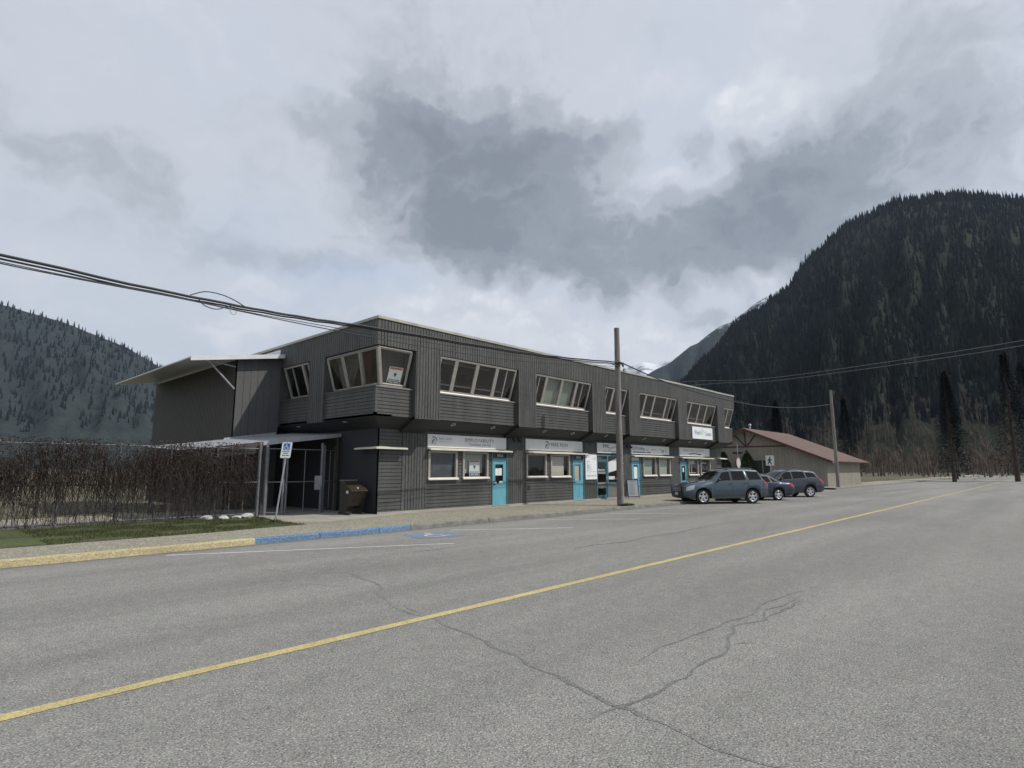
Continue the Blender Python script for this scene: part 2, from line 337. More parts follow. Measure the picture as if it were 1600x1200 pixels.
bs = t.n('ShaderNodeMapRange', _interpolation_type='SMOOTHSTEP', Value=t.m('MULTIPLY', bright, t.m('ADD', t.m('MULTIPLY_ADD', mod, .5, 1), t.m('MULTIPLY', puff, .7)))); bs.inputs[1].default_value = .18; bs.inputs[2].default_value = 1.0
lit = t.mix(t.m('MULTIPLY_ADD', puff, 1.3, .45, clamp=True), c4((.50, .54, .60)), c4((.80, .80, .83)))
base = t.mix(t.m('MULTIPLY', bs.outputs[0], .85), base, lit)
base = t.mix(t.m('MULTIPLY', blue, .62, clamp=True), base, c4((.44, .53, .70)))
cl = t.vm('SCALE', base, K*CLOUDK)
t.set(bg, 'Color', t.mix(.93, sky.outputs[0], cl))
# ------------------------------------------------------------------ siding, text
X_, Y_, Z_ = V3((1, 0, 0)), V3((0, 1, 0)), V3((0, 0, 1))
def siding(mb, O, U, V, N, u0, u1, v0, v1, style, pitch=.13, gr=.022, dep=.022, th=.10, mi=0):
    """boards with real grooves; style v = upright boards, h = level boards, f = flat"""
    O, U, V, N = V3(O), V3(U), V3(V), V3(N)
    P = lambda u, v, n: O+U*u+V*v+N*n
    a0, a1 = (u0, u1) if style == 'v' else (v0, v1)
    prof = [(a0, 0)]
    if style != 'f':
        k = math.ceil((a0+gr)/pitch)
        while k*pitch < a1-gr:
            g = k*pitch; wob = dep*random.uniform(.75, 1.15)
            if style == 'v': prof += [(g-gr/2-.004, 0), (g-gr/2, -wob), (g+gr/2, -wob), (g+gr/2+.004, 0)]
            else: prof += [(g-gr*.45, 0), (g-gr*.35, -wob), (g+gr*.35, -wob), (g+gr*.9, -wob*.12)]
            k += 1
    prof.append((a1, 0))
    if style == 'v':
        for (a, n), (b, q) in zip(prof[:-1], prof[1:]):
            mb.face([P(a, v0, n), P(b, v0, q), P(b, v1, q), P(a, v1, n)], mi)
        mb.face([P(a, v1, n) for a, n in prof]+[P(u1, v1, -th), P(u0, v1, -th)], mi)
        mb.face([P(a, v0, n) for a, n in prof][::-1]+[P(u0, v0, -th), P(u1, v0, -th)], mi)
        mb.face([P(u0, v0, 0), P(u0, v1, 0), P(u0, v1, -th), P(u0, v0, -th)], mi); mb.face([P(u1, v0, 0), P(u1, v0, -th), P(u1, v1, -th), P(u1, v1, 0)], mi)
    else:
        for (a, n), (b, q) in zip(prof[:-1], prof[1:]):
            mb.face([P(u0, a, n), P(u1, a, n), P(u1, b, q), P(u0, b, q)], mi)
        mb.face([P(u0, a, n) for a, n in prof]+[P(u0, v1, -th), P(u0, v0, -th)], mi)
        mb.face([P(u1, a, n) for a, n in prof][::-1]+[P(u1, v0, -th), P(u1, v1, -th)], mi)
        mb.face([P(u0, v1, 0), P(u1, v1, 0), P(u1, v1, -th), P(u0, v1, -th)], mi); mb.face([P(u0, v0, 0), P(u0, v0, -th), P(u1, v0, -th), P(u1, v0, 0)], mi)
    mb.face([P(u0, v0, -th), P(u0, v1, -th), P(u1, v1, -th), P(u1, v0, -th)], mi)
def wall_holes(mb, O, U, V, N, u0, u1, v0, v1, holes, style, **kw):
    us = sorted({u0, u1}|{h[0] for h in holes}|{h[1] for h in holes})
    for a, b in zip(us[:-1], us[1:]):
        hs = sorted([(h[2], h[3]) for h in holes if h[0] <= a+1e-6 and h[1] >= b-1e-6]); z = v0
        for h0, h1 in hs+[(v1, v1)]:
            if h0-z > .01: siding(mb, O, U, V, N, a, b, z, h0, style, **kw)
            z = max(z, h1)
def lettering(parent, body, O, U, V, w, h, m, name='lettering', shear=0, th=.004, spacing=1.0, bold=0, serif=False, N=None):
    """real raised letters fitted into a w x h box whose lower left corner is O"""
    cu = bpy.data.curves.new('txt', 'FONT'); cu.body = body; cu.size = 1; cu.space_character = spacing; cu.shear = shear; cu.offset = bold; cu.resolution_u = 3
    to = bpy.data.objects.new('txt', cu); COL.objects.link(to)
    dg = bpy.context.evaluated_depsgraph_get(); me = bpy.data.meshes.new_from_object(to.evaluated_get(dg))
    vs = [v.co.copy() for v in me.vertices]; fs = [tuple(p.vertices) for p in me.polygons]
    bpy.data.objects.remove(to); bpy.data.curves.remove(cu); bpy.data.meshes.remove(me)
    x0 = min(v.x for v in vs); x1 = max(v.x for v in vs); y0 = min(v.y for v in vs); y1 = max(v.y for v in vs)
    O, U, V = V3(O), V3(U).normalized(), V3(V).normalized(); N = N or U.cross(V)
    mb = MB()
    mb.v = [tuple(O+U*((v.x-x0)/(x1-x0)*w)+V*((v.y-y0)/(y1-y0)*h)+N*th) for v in vs]
    mb.f = fs; mb.m = [0]*len(fs); mb.sm = [False]*len(fs)
    return mb.build(name, m, parent)
def bars(parent, lines, O, U, V, m, name='lettering', th=.004):
    mb = MB(); O, U, V = V3(O), V3(U), V3(V); N = U.cross(V)
    for x, y, w, h in lines: mb.obox(O+U*x+V*y+N*.001, U, V, N, w, h, th)
    return mb.build(name, m, parent)
def strip(parent, pts, ws, O, U, V, m, name='emblem', th=.004):
    """a brush stroke of varying width through 2D points"""
    mb = MB(); O, U, V = V3(O), V3(U), V3(V); N = U.cross(V); q = [V3((a, b, 0)) for a, b in pts]; L = []; Rr = []
    for i, p in enumerate(q):
        d = (q[min(i+1, len(q)-1)]-q[max(i-1, 0)]).normalized(); n = V3((-d.y, d.x, 0))*ws[i]/2; L.append(p+n); Rr.append(p-n)
    T = lambda p: O+U*p.x+V*p.y+N*th
    for i in range(len(q)-1): mb.face([T(L[i]), T(Rr[i]), T(Rr[i+1]), T(L[i+1])])
    return mb.build(name, m, parent)
def arcpts(cx, cy, rx, ry, a0, a1, n=12): return [(cx+rx*math.cos(R(a0+(a1-a0)*i/n)), cy+ry*math.sin(R(a0+(a1-a0)*i/n))) for i in range(n+1)]

# ------------------------------------------------------------------ the setting
def sheet(name, x0, x1, y0, y1, z, m, poly=None):
    mb = MB(); mb.face(poly and [(p[0], p[1], z) for p in poly] or [(x0, y0, z), (x1, y0, z), (x1, y1, z), (x0, y1, z)])
    return struct(mb.build(name, m))
sheet('ground', -7000, 7000, -7000, 7000, -.03, M['ground'])
ZS = .13; KY = 13.5
mb = MB()
mb.face([(-60, -2.6, 0), (190, -2.6, 0), (190, KY, 0), (-60, KY, 0)]); mb.face([(43.9, KY, 0), (53.4, KY, 0), (53.4, 150, 0), (43.9, 150, 0)])
struct(mb.build('road', M['asphalt']))
mb = MB()      # pavement slab with its ramped joints
mb.box(-60, 43.6, KY+.17, 24, -.02, ZS); mb.box(53.7, 58, KY+.17, 60, -.02, ZS); mb.box(53.7, 190, KY+.17, 17, -.02, ZS-.003)
struct(mb.build('pavement', M['aggregate']))
mb = MB(); mb.box(-60, 190, -4.6, -2.6, -.02, ZS); struct(mb.build('near_pavement', M['aggregate']))
def kerb(name, x0, x1, m):
    mb = MB(); n = max(2, int((x1-x0)/.5)); rows = []
    for i in range(n+1):
        x = x0+(x1-x0)*i/n; j = lambda s=.008: random.uniform(-s, s)
        rows.append([(x, KY+.172, ZS-.02), (x, KY+.172, ZS+.002+j(.003)), (x, KY+.03+j(), ZS+.003+j(.004)), (x, KY+.005+j(), ZS-.025+j()), (x, KY-.012+j(.004), -.01)])
    mb.grid(rows, smooth=False); mb.face([rows[0][k] for k in range(5)]); mb.face([rows[-1][k] for k in range(5)])
    return struct(mb.build(name, m))
kerb('kerb_plain_west', -60, -1.2, M['kerb']); kerb('kerb_yellow', -1.2, 5.93, M['yellowkerb'])
kerb('kerb_blue', 5.935, 7.52, M['bluepaint']); kerb('kerb_blue', 7.54, 9.25, M['bluepaint']); kerb('kerb_blue', 9.265, 10.3, M['bluepaint'])
for a, b in ((10.32, 13.4), (13.43, 16.9), (16.93, 20.6), (20.63, 25), (25.03, 43.6), (53.7, 190)): kerb('kerb_plain', a, b, M['kerb'])
sheet('gutter_dirt', 0, 0, 0, 0, .003, M['kerbdark'], poly=[(-60, KY-.10), (3, KY-.12), (9, KY-.2), (14, KY-.16), (17, KY-.3), (21, KY-.22), (26, KY-.3), (32, KY-.15), (43.5, KY-.2), (43.5, KY-.002), (-60, KY-.002)])
def line(name, p, q, wd, m, z=.004, n=14, rag=.012):
    p, q = V3((*p, 0)), V3((*q, 0)); d = (q-p).normalized(); s = V3((-d.y, d.x, 0)); mb = MB(); n = max(2, int((q-p).length/.25)) if n is None else n
    rows = []
    for i in range(n+1):
        c = p+(q-p)*i/n; a = wd/2+random.uniform(-rag, rag)*.6; b = wd/2+random.uniform(-rag, rag)*.6
        rows.append([c-s*a+Z_*z, c+s*b+Z_*z])
    mb.grid(rows, smooth=False); return struct(mb.build(name, m))
line('road_centre_line', (-40, 5.49), (190, 5.49), .135, M['yellowline'], n=900)
for p, q in (((4.0, 13.1), (9.12, 10.32)), ((11.0, 12.6), (13.86, 10.50)), ((15.3, 12.75), (17.8, 10.62)), ((19.1, 12.7), (21.4, 10.62)), ((23.1, 12.8), (25.5, 10.75)), ((27.2, 12.8), (29.4, 10.8)), ((31.1, 12.8), (33.3, 10.8)), ((35.0, 12.8), (37.2, 10.8)), ((38.9, 12.8), (41, 10.8))):
    line('parking_line', p, q, .10, M['whiteline'], n=14)
# worn accessible-parking symbol
mb = MB(); c = V3((9.9, 12.0, .004)); ux = V3((math.cos(R(-15)), math.sin(R(-15)), 0)); uy = V3((-ux.y, ux.x, 0))
ring = [(-.62, -.50), (-.2, -.56), (.35, -.53), (.66, -.50), (.68, -.1), (.64, .42), (.2, .50), (-.3, .47), (-.66, .44), (-.69, 0)]
mb.face([c+ux*a+uy*b for a, b in ring]); struct(mb.build('accessible_parking_patch', M['bluepatch']))
o = c+Z_*.004
for nm, pts, ws in (('w', arcpts(0, -.12, .26, .26, 100, 395, 16), [.07]*17), ('b', [(-.02, .28), (0, .02), (.18, .0), (.30, -.26), (.38, -.24)], [.08]*5), ('h', arcpts(-.03, .36, .035, .035, 0, 360, 8), [.07]*9)):
    struct(strip(None, pts, ws, o, ux, uy, M['whiteline'], 'accessible_parking_symbol', 0))
# sealed cracks wandering over the asphalt
def crack(pts, wd, z=.0035, jit=.05, name='sealed_crack'):
    P = [V3((*p, 0)) for p in pts]; out = []
    for a, b in zip(P[:-1], P[1:]):
        n = max(2, int((b-a).length/.09)); d = (b-a).normalized(); s = V3((-d.y, d.x, 0))
        for i in range(n): out.append(a+(b-a)*i/n+s*random.uniform(-jit, jit))
    out.append(P[-1]); sm = [out[0]]+[(out[i-1]+out[i]*2+out[i+1])/4 for i in range(1, len(out)-1)]+[out[-1]]; rows = []
    for i, p in enumerate(sm):
        d = (sm[min(i+1, len(sm)-1)]-sm[max(i-1, 0)]).normalized(); s = V3((-d.y, d.x, 0)); e = min(1, i/4+.15, (len(sm)-1-i)/4+.15)
        k = wd*.74*e*random.uniform(.25, 1.15)/2; rows.append([p-s*k+Z_*z, p+s*k+Z_*z])
    mb = MB(); mb.grid(rows, smooth=False); return struct(mb.build(name, M['seal']))
CR = [[(3.79, 9.66), (4.18, 9.4), (4.33, 8.85), (4.5, 8.38), (4.69, 7.97), (4.92, 7.65), (5.06, 7.37)], [(5.27, 8.98), (5.33, 8.58), (5.28, 8.22), (5.26, 7.93)], [(5.26, 7.93), (5.63, 8.08)], [(5.45, 8.88), (5.29, 7.97), (5.2, 7.55), (5.0, 7.16), (4.82, 6.99), (4.66, 6.58), (4.51, 6.17), (4.45, 5.81), (4.43, 5.61), (4.48, 5.47), (4.42, 5.08), (4.37, 4.77), (4.3, 4.5), (4.21, 4.15), (4.14, 3.86), (4.07, 3.57), (4.02, 3.38), (3.96, 3.12), (3.92, 2.93), (3.87, 2.71), (3.8, 2.52), (3.8, 2.39), (3.77, 2.24), (3.77, 2.08), (3.74, 1.98), (3.69, 1.79), (3.68, 1.59), (3.7, 1.4), (3.7, 1.2)], [(4.66, 6.22), (4.53, 5.86), (4.52, 5.65)], [(3.44, 2.5), (3.63, 2.49), (3.8, 2.48), (4.02, 2.44), (4.36, 2.42), (4.75, 2.42), (5.27, 2.46), (5.72, 2.47), (5.9, 2.53), (6.2, 2.66), (6.46, 2.75), (6.74, 2.72), (6.97, 2.59), (7.78, 2.61), (8.37, 2.6)], [(4.76, 2.88), (4.99, 2.92), (5.39, 2.97), (5.6, 2.94), (5.83, 2.89), (6.22, 2.89), (6.62, 2.88), (6.94, 2.83), (7.74, 2.9), (8.26, 2.88), (9.06, 2.8)], [(6.97, 2.59), (7.41, 2.77), (7.62, 2.78), (7.86, 2.67), (8.7, 2.7)], [(5.82, 2.48), (5.97, 2.42), (6.01, 2.34)], [(10.18, 7.8), (10.89, 7.81), (11.46, 7.68), (12.22, 7.56), (13.29, 7.75), (14.8, 7.65), (17.28, 7.87), (19.09, 7.82)], [(7.61, 9.99), (8.01, 9.85), (8.48, 9.78), (8.69, 9.86)], [(4.31, 10.2), (4.66, 10.0), (4.74, 9.47)], [(4.22, 3.46), (4.38, 3.16), (4.76, 2.88)]]
WD = [.03, .02, .02, .075, .03, .065, .045, .04, .03, .07, .05, .03]
for i, (c_, w_) in enumerate(zip(CR, WD)): crack(c_, w_, z=.0012+.0004*i)
mb = MB(); mb.face([(p[0], p[1], ZS+.004) for p in ((8.3, 19.5), (7.9, 17.75), (8.3, 17.15), (9.2, 16.2), (10.6, 16.45), (11.85, 16.75), (12.4, 17.0), (41, 17.0), (41, 17.6), (11.95, 17.6), (11.95, 23.7), (8.6, 23.7))])
struct(mb.build('concrete_path', M['concrete']))
gp = [(8.42, 15.85), (7.2, 15.75), (5.6, 15.55), (-12, 15.4), (-12, 19.9), (8.7, 19.9), (8.55, 19.0), (8.4, 18.0), (8.25, 17.2), (8.3, 16.6)]
mb = MB(); mb.face([(a, b, ZS+.008) for a, b in gp]); struct(mb.build('grass_verge_soil', M['grass']))
def inpoly(x, y, p):
    c = False
    for i in range(len(p)):
        a, b = p[i], p[i-1]
        if (a[1] > y) != (b[1] > y) and x < (b[0]-a[0])*(y-a[1])/(b[1]-a[1])+a[0]: c = not c
    return c
mb = MB(); k = 0
while k < 15000:
    x, y = random.uniform(2.5, 8.5), random.uniform(15.4, 19.9)
    if not inpoly(x, y, gp) or math.sin(x*3.1+y*2)+math.sin(y*4.3-x*1.7) < -1.1+random.random(): k += .3; continue
    k += 1; h = random.uniform(.02, .075); a = random.uniform(0, 6.3); wv = V3((math.cos(a), math.sin(a), 0))*.007; b = V3((x, y, ZS+.005))
    mb.face([b-wv, b+wv, b+V3((random.uniform(-.03, .03), random.uniform(-.03, .03), h))])
for cx, cy, n, r in ((8.12, 17.2, 260, .16), (21.95, 13.72, 900, .42)):      # tufts at the sign post and the pole
    for i in range(n):
        a = random.uniform(0, 6.3); q = r*random.random()**.6; x = cx+math.cos(a)*q*1.2; y = max(cy+math.sin(a)*q*.7, 13.53); h = random.uniform(.05, .14)*(1.2-q/r*.6); wv = V3((math.sin(a), math.cos(a), 0))*.009
        b = V3((x, y, ZS)); mb.face([b-wv, b+wv, b+V3((random.uniform(-.05, .05), random.uniform(-.05, .05), h))])
tag(mb.build('grass', M['grassblade']), kind='stuff')

# ------------------------------------------------------------------ main building
BX, BY = 11.85, 17.45; UX, UY = 11.05, 16.55; EX, EXU = 40.6, 41.15; ZB, ZT, ZF, ZSP = 3.45, 6.86, 5.92, 4.52
NF = V3((0, -1, 0)); NL = V3((-1, 0, 0))
B = thing('office_building', 'long dark grey two storey wooden office building with overhanging upper floor and turquoise doors', 'building', (BX, BY, 0))
def S(name, style, O, U, N, u0, u1, v0, v1, m='siding', th=.1, **kw):
    mb = MB(); siding(mb, O, U, Z_, N, u0, u1, v0, v1, style, th=th, **kw); return mb.build(name, M[m], B)
FO = (0, BY, 0); LO = (BX, 0, 0)      # front wall uses u = world x, side wall uses u = world y
# ---- ground floor wall
S('wall', 'h', FO, X_, NF, BX, 12.85, .10, 3.2); S('wall', 'v', (0, BY-.02, 0), X_, NF, 12.853, 13.96, .10, 3.2)
for a, b in ((18.47, 19.55), (24.10, 25.12), (27.62, 28.48), (33.05, 34.25), (38.75, 39.85)): S('wall', 'v', (0, BY-.02, 0), X_, NF, a, b, .10, 3.2)
S('wall', 'h', FO, X_, NF, 39.853, EX, .10, 3.2)
bays = [dict(x=(13.963, 18.467), holes=[(14.07, 15.50, 1.30, 2.37), (15.83, 17.23, 1.31, 2.37), (17.48, 18.44, .14, 2.38)]),
        dict(x=(19.553, 24.097), holes=[(19.67, 21.05, 1.31, 2.37), (21.40, 22.84, 1.31, 2.37), (23.09, 24.04, .14, 2.38)]),
        dict(x=(25.123, 27.617), holes=[(25.14, 27.56, .14, 2.42)]),
        dict(x=(28.483, 33.047), holes=[(28.52, 29.50, .14, 2.37), (29.80, 31.24, 1.29, 2.36), (31.64, 33.0, 1.29, 2.36)]),
        dict(x=(34.253, 38.747), holes=[(34.30, 35.26, .14, 2.36), (35.46, 36.82, 1.29, 2.34), (37.22, 38.68, 1.29, 2.34)])]
for b in bays:
    mb = MB(); wall_holes(mb, FO, X_, Z_, NF, b['x'][0], b['x'][1], .10, 3.2, b['holes'], 'h', th=.12); mb.build('wall', M['siding'], B)
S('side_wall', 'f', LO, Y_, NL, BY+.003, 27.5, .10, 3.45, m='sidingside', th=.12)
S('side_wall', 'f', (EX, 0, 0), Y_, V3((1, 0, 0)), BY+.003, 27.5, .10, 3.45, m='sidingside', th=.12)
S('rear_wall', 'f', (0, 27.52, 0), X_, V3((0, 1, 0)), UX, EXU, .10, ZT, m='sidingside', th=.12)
mb = MB(); mb.box(BX-.012, EX, BY-.035, BY-.002, ZS, .20); mb.build('foundation', M['concrete'], B)
# ---- upper floor: fascia, pilasters, spandrels
pil = [(12.70, 13.84), (18.20, 19.35), (23.64, 24.80), (27.02, 28.15), (32.60, 33.78), (38.27, 39.40)]
S('fascia', 'v', (0, UY, 0), X_, NF, UX, EXU, ZF, ZT, th=.14); S('fascia', 'v', (UX, 0, 0), Y_, NL, UY+.14, 27.5, ZF, ZT, th=.14, pitch=.15); S('fascia', 'v', (EXU, 0, 0), Y_, V3((1, 0, 0)), UY+.14, 27.5, ZF, ZT, th=.14)
def pilaster(a, b):
    mb = MB(); siding(mb, (0, UY, 0), X_, Z_, NF, a, b, ZB, ZF-.002, 'v', th=.1); mb.box(a, a+.05, UY+.1, UY+.75, ZB, ZF-.002); mb.box(b-.05, b, UY+.1, UY+.75, ZB, ZF-.002)
    return mb.build('pilaster', M['siding'], B)
for a, b in pil: pilaster(a, b)
op = [(UX, 12.70)]+[(pil[i][1], pil[i+1][0]) for i in range(5)]+[(39.40, EXU)]
for i, (a, b) in enumerate(op):
    mb = MB(); sy = UY+.2; a2 = a+.1 if i == 0 else a; b2 = b-.1 if i == 6 else b
    siding(mb, (0, sy, 0), X_, Z_, NF, a2, b2, ZB+.04, ZSP-.03, 'h', th=.1, pitch=.125); mb.build('spandrel', M['siding'], B)
    mb = MB(); mb.box(a2-.0, b2, sy-.03, sy+.42, ZSP-.03, ZSP+.02); mb.build('sill_cap', M['capgrey'], B)['label'] = 'weathered pale cap board over the spandrel'
# side face of the upper floor
S('pilaster', 'v', (UX, 0, 0), Y_, NL, 20.08, 21.22, ZB, ZF-.002, th=.6, pitch=.15)
S('pilaster', 'v', (UX, 0, 0), Y_, NL, 23.74, 27.5, ZB, ZF-.002, th=.6, pitch=.15)
for a, b in ((UY+.2, 20.08), (21.22, 23.74)):
    mb = MB(); siding(mb, (UX+.1, 0, 0), Y_, Z_, NL, a, b, ZB+.04, ZSP-.03, 'h', th=.1, pitch=.125); mb.build('spandrel', M['siding'], B)
    mb = MB(); mb.box(UX+.07, UX+.5, a-.02, b, ZSP-.03, ZSP+.022); mb.build('sill_cap', M['siding'], B)
S('side_wall', 'f', (EXU-.1, 0, 0), Y_, V3((1, 0, 0)), 18.6, 27.5, ZB, ZF-.002, m='siding')
# sloping soffit: deeper under the pilasters than under the bays
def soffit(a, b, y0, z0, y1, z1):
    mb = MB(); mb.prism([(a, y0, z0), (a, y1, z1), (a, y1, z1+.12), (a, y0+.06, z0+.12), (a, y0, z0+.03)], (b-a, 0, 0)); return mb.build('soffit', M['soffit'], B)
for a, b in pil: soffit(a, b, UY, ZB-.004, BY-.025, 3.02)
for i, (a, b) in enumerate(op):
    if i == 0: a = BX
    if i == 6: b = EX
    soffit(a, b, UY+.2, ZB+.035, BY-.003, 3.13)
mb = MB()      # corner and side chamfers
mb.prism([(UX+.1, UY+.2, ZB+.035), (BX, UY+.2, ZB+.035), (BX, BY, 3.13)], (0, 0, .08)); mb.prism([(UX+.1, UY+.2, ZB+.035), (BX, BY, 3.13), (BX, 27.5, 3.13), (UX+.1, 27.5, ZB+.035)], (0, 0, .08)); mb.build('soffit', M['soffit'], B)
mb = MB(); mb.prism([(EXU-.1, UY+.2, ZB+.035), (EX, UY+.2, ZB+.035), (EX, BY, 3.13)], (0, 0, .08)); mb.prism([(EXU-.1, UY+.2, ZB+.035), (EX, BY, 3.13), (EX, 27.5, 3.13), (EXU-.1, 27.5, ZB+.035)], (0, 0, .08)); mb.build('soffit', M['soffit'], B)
mb = MB(); mb.box(UX+.02, EXU-.02, UY+.02, 27.5, ZT-.16, ZT+.0); mb.build('roof', M['roof'], B)
mb = MB(); mb.box(UX-.035, 37.9, UY-.035, UY+.12, ZT-.03, ZT+.065); mb.box(37.93, EXU+.035, UY-.035, UY+.12, ZT-.045, ZT+.05); mb.build('roof_edge', M['rooftrim'], B)
mb = MB(); mb.box(UX-.035, UX+.12, UY+.121, 27.6, ZT-.03, ZT+.065); mb.build('roof_edge', M['rooftrim'], B); mb = MB(); mb.box(EXU-.12, EXU+.035, UY+.121, 27.6, ZT-.03, ZT+.05); mb.build('roof_edge', M['rooftrim'], B)
mb = MB(); mb.box(UX-.012, UX+.1, 23.82, 27.0, 6.1, 6.74); mb.build('flashing', M['flash'], B)
# interiors
mb = MB()
for z0, z1, y0, x0, x1 in ((.14, 2.9, BY+.12, BX+.12, EX-.12), (ZSP+.02-.9, 6.3, UY+.75, UX+.6, EXU-.3)):
    mb.box(x0, x1, 21.4, 21.5, z0, z1)
    for x in ([13.2, 18.9, 24.6, 28.0, 33.6, 39.3]): mb.box(x, x+.08, y0+.02, 21.4, z0, z1)
    mb.box(x0, x1, y0, 21.4, z0-.08, z0)
mb.build('interior_wall', M['interior'], B)
for a_, b_ in ((13.4, 18.6), (19.2, 23.9), (28.3, 33.0), (33.8, 38.6)): mb = MB(); mb.box(a_, b_, UY+1.1, UY+1.18, 5.02, 5.07); mb.box(a_, b_, UY+2.2, UY+2.35, 6.18, 6.24); mb.build('interior_rail', M['paper'], B)
mb = MB(); mb.box(BX+.13, EX-.13, BY+.13, 21.4, 2.92, 3.0); mb.box(UX+.15, EXU-.15, UY+.15, 21.4, 6.31, 6.36); mb.build('ceiling', M['ceiling'], B)
# downlights set in the sloping soffit
for x in (14.82, 17.0, 20.32, 22.45, 25.3, 29.15, 31.4, 34.7, 37.0):
    mb = MB(); a = V3((0, -.36, -.70)).normalized(); mb.lathe([(.085, 0), (.105, .012), (.105, .03), (.085, .034), (.078, 0), (.06, -.02), (0, -.02)], 20, (x, 16.92, 3.405), (0, -.45, -.89)); mb.build('downlight', M['galv'], B)
for y in (18.84, 22.33):
    mb = MB(); mb.lathe([(.085, 0), (.105, .012), (.105, .03), (.085, .034), (.078, 0), (0, -.02)], 20, (11.32, y, 3.40), (-.45, 0, -.89)); mb.build('downlight', M['galv'], B)
for x in (18.9, 28.1):
    for d in (-.16, .14):
        f = MB(); f.lathe([(.0, 0), (.035, .01), (.05, .10), (.075, .16), (.07, .165), (0, .12)], 12, (x+d, BY-.10, 2.98), (d*2, -.5, -.55)); f.tube([(x+d, BY-.02, 3.0), (x+d, BY-.10, 2.98)], .015, 6); f.build('floodlight', M['black'], B)

# ---- tilted windows of the upper floor
def upwin(O, U, N, u0, u1, mull, dep=.40, z0=ZSP+.09, z1=ZF-.03, blinds=(), right_slope=0):
    """frame leaning outwards at the top; mull = [(centre, width)]"""
    O, U, N = V3(O), V3(U), V3(N); bot = -N*(dep); P = lambda u, s, n=0: O+U*u+bot*(1-s)+Z_*(z0+(z1-z0)*s)+T*n
    A = (O+Z_*z1)-(O+bot+Z_*z0); V = A.normalized(); T = U.cross(V); T = T if T.dot(N) > 0 else -T; H = A.length
    fr = MB(); b = O+bot+Z_*z0
    fr.obox(b+U*u0-T*.05, U, V, T, u1-u0, .075, .09); fr.obox(b+U*u0+V*(H-.07)-T*.05, U, V, T, u1-u0, .07, .09)
    es = [(u0+.035, .07)]+list(mull)+[(u1-.035, .07)]
    for c, wd in es: fr.obox(b+U*(c-wd/2)+V*.075-T*.047, U, V, T, wd, H-.145, .084 if wd > .06 else .055)
    f = fr.build('window', M['trim'], B)
    for (c0, w0), (c1, w1) in zip(es[:-1], es[1:]):
        q = MB(); a, e = c0+w0/2, c1-w1/2; p0 = b+V*.075-T*.012
        q.face([p0+U*a, p0+U*e, p0+U*e+V*(H-.145), p0+U*a+V*(H-.145)]); q.build('pane', M['glass'], f)
    s = MB(); s.prism([b+U*(u0+.03)+T*.04-V*.02, b+U*(u0+.03)+T*.10-V*.035, b+U*(u0+.03)+T*.075-V*.012, b+U*(u0+.03)+T*.04+V*.022], U*(u1-u0-.06)); s.build('sill', M['sillsunlit'], f)  # sloping sill wedge added to catch the sun under the leaning panes
    for k, a, e, m in blinds:
        q = MB(); c = b-T*.16
        if k == 'blind': q.obox(c+U*a+V*.02, U, V, T, e-a, H-.05, .01)
        elif k == 'curtain':
            n = 26; rows = []
            for i in range(n+1):
                s_ = i/n; u = a+(e-a)*s_; fold = .03*math.sin(s_*30)
                rows.append([c+U*(u)+V*(H*.98)+T*(fold-.08), c+U*(u+(a-u)*.25)+V*H*.5+T*(fold-.1), c+U*(u+(a-u)*.55)+V*.05+T*(fold*.6-.1)])
            q.grid(rows, smooth=True)
        q.build('blind' if k == 'blind' else 'curtain', M[m], f)
    return f
WF = dict(O=(0, UY+.02, 0), U=X_, N=NF)
upwin(u0=13.84, u1=18.07, mull=[(14.68, .17), (15.80, .17), (16.92, .17), (17.53, .05)], **WF)
upwin(u0=19.35, u1=23.53, mull=[(19.67, .05), (20.14, .16), (21.29, .16), (22.42, .16), (22.92, .05)], blinds=[('blind', 20.2, 22.35, 'blindgreen')], **WF)
upwin(u0=24.80, u1=26.87, mull=[(25.10, .05), (25.62, .15), (26.3, .05)], **WF)
upwin(u0=28.15, u1=32.47, mull=[(28.92, .15), (29.90, .15), (31.35, .15), (31.90, .05)], **WF)
upwin(u0=33.78, u1=38.04, mull=[(34.50, .14), (35.70, .14), (36.75, .14)], **WF)
upwin(u0=39.40, u1=41.0, mull=[(40.1, .12)], **WF)
# corner window: panes on both faces meeting at one raking corner post
def rakewin(TL, TR, BR, BL, mulls, first_post=True):
    TL, TR, BR, BL = map(V3, (TL, TR, BR, BL)); fr = MB(); r = .055
    for p, q in ((TL, TR), (BL, BR), (TR, BR)) + (((TL, BL),) if first_post else ()): fr.tube([p, q], r, 4, smooth=False)
    for mm in mulls: fr.tube([TL.lerp(TR, mm[0]), BL.lerp(BR, mm[1])], .085, 4, smooth=False)
    f = fr.build('window', M['trim'], B); cs = [(0, 0)]+list(mulls)+[(1, 1)]
    for (a, b), (c, d) in zip(cs[:-1], cs[1:]):
        q = MB(); q.face([BL.lerp(BR, b), BL.lerp(BR, d), TL.lerp(TR, c), TL.lerp(TR, a)]); q.build('pane', M['glass'], f)
    return f
CT, CB = (11.12, UY+.07, 5.84), (11.50, UY+.45, 4.64)
f = rakewin(CT, (12.53, UY+.07, 5.84), (12.53, UY+.45, 4.64), CB, [])
q = MB(); q.box(11.95, 13.1, 17.55, 17.6, 4.4, 6.1); q.build('blind', mat('pale_backdrop', (.22, .23, .20), .8, var=.1, scale=3, stretch=(1, 8, 1)), f)  # not a blind: pale partition added behind the corner pane to brighten it
q = MB(); q.tube([CT, CB], .085, 4, smooth=False); q.build('corner_post', M['trim'], f)
q = MB(); q.box(11.46, 12.6, UY+.40, UY+.62, 4.56, 4.60); q.build('sill', M['trim'], f)
g = rakewin(CT, (11.12, 19.97, 5.84), (11.50, 20.02, 4.64), CB, [(.335, .33), (.69, .66)], False)
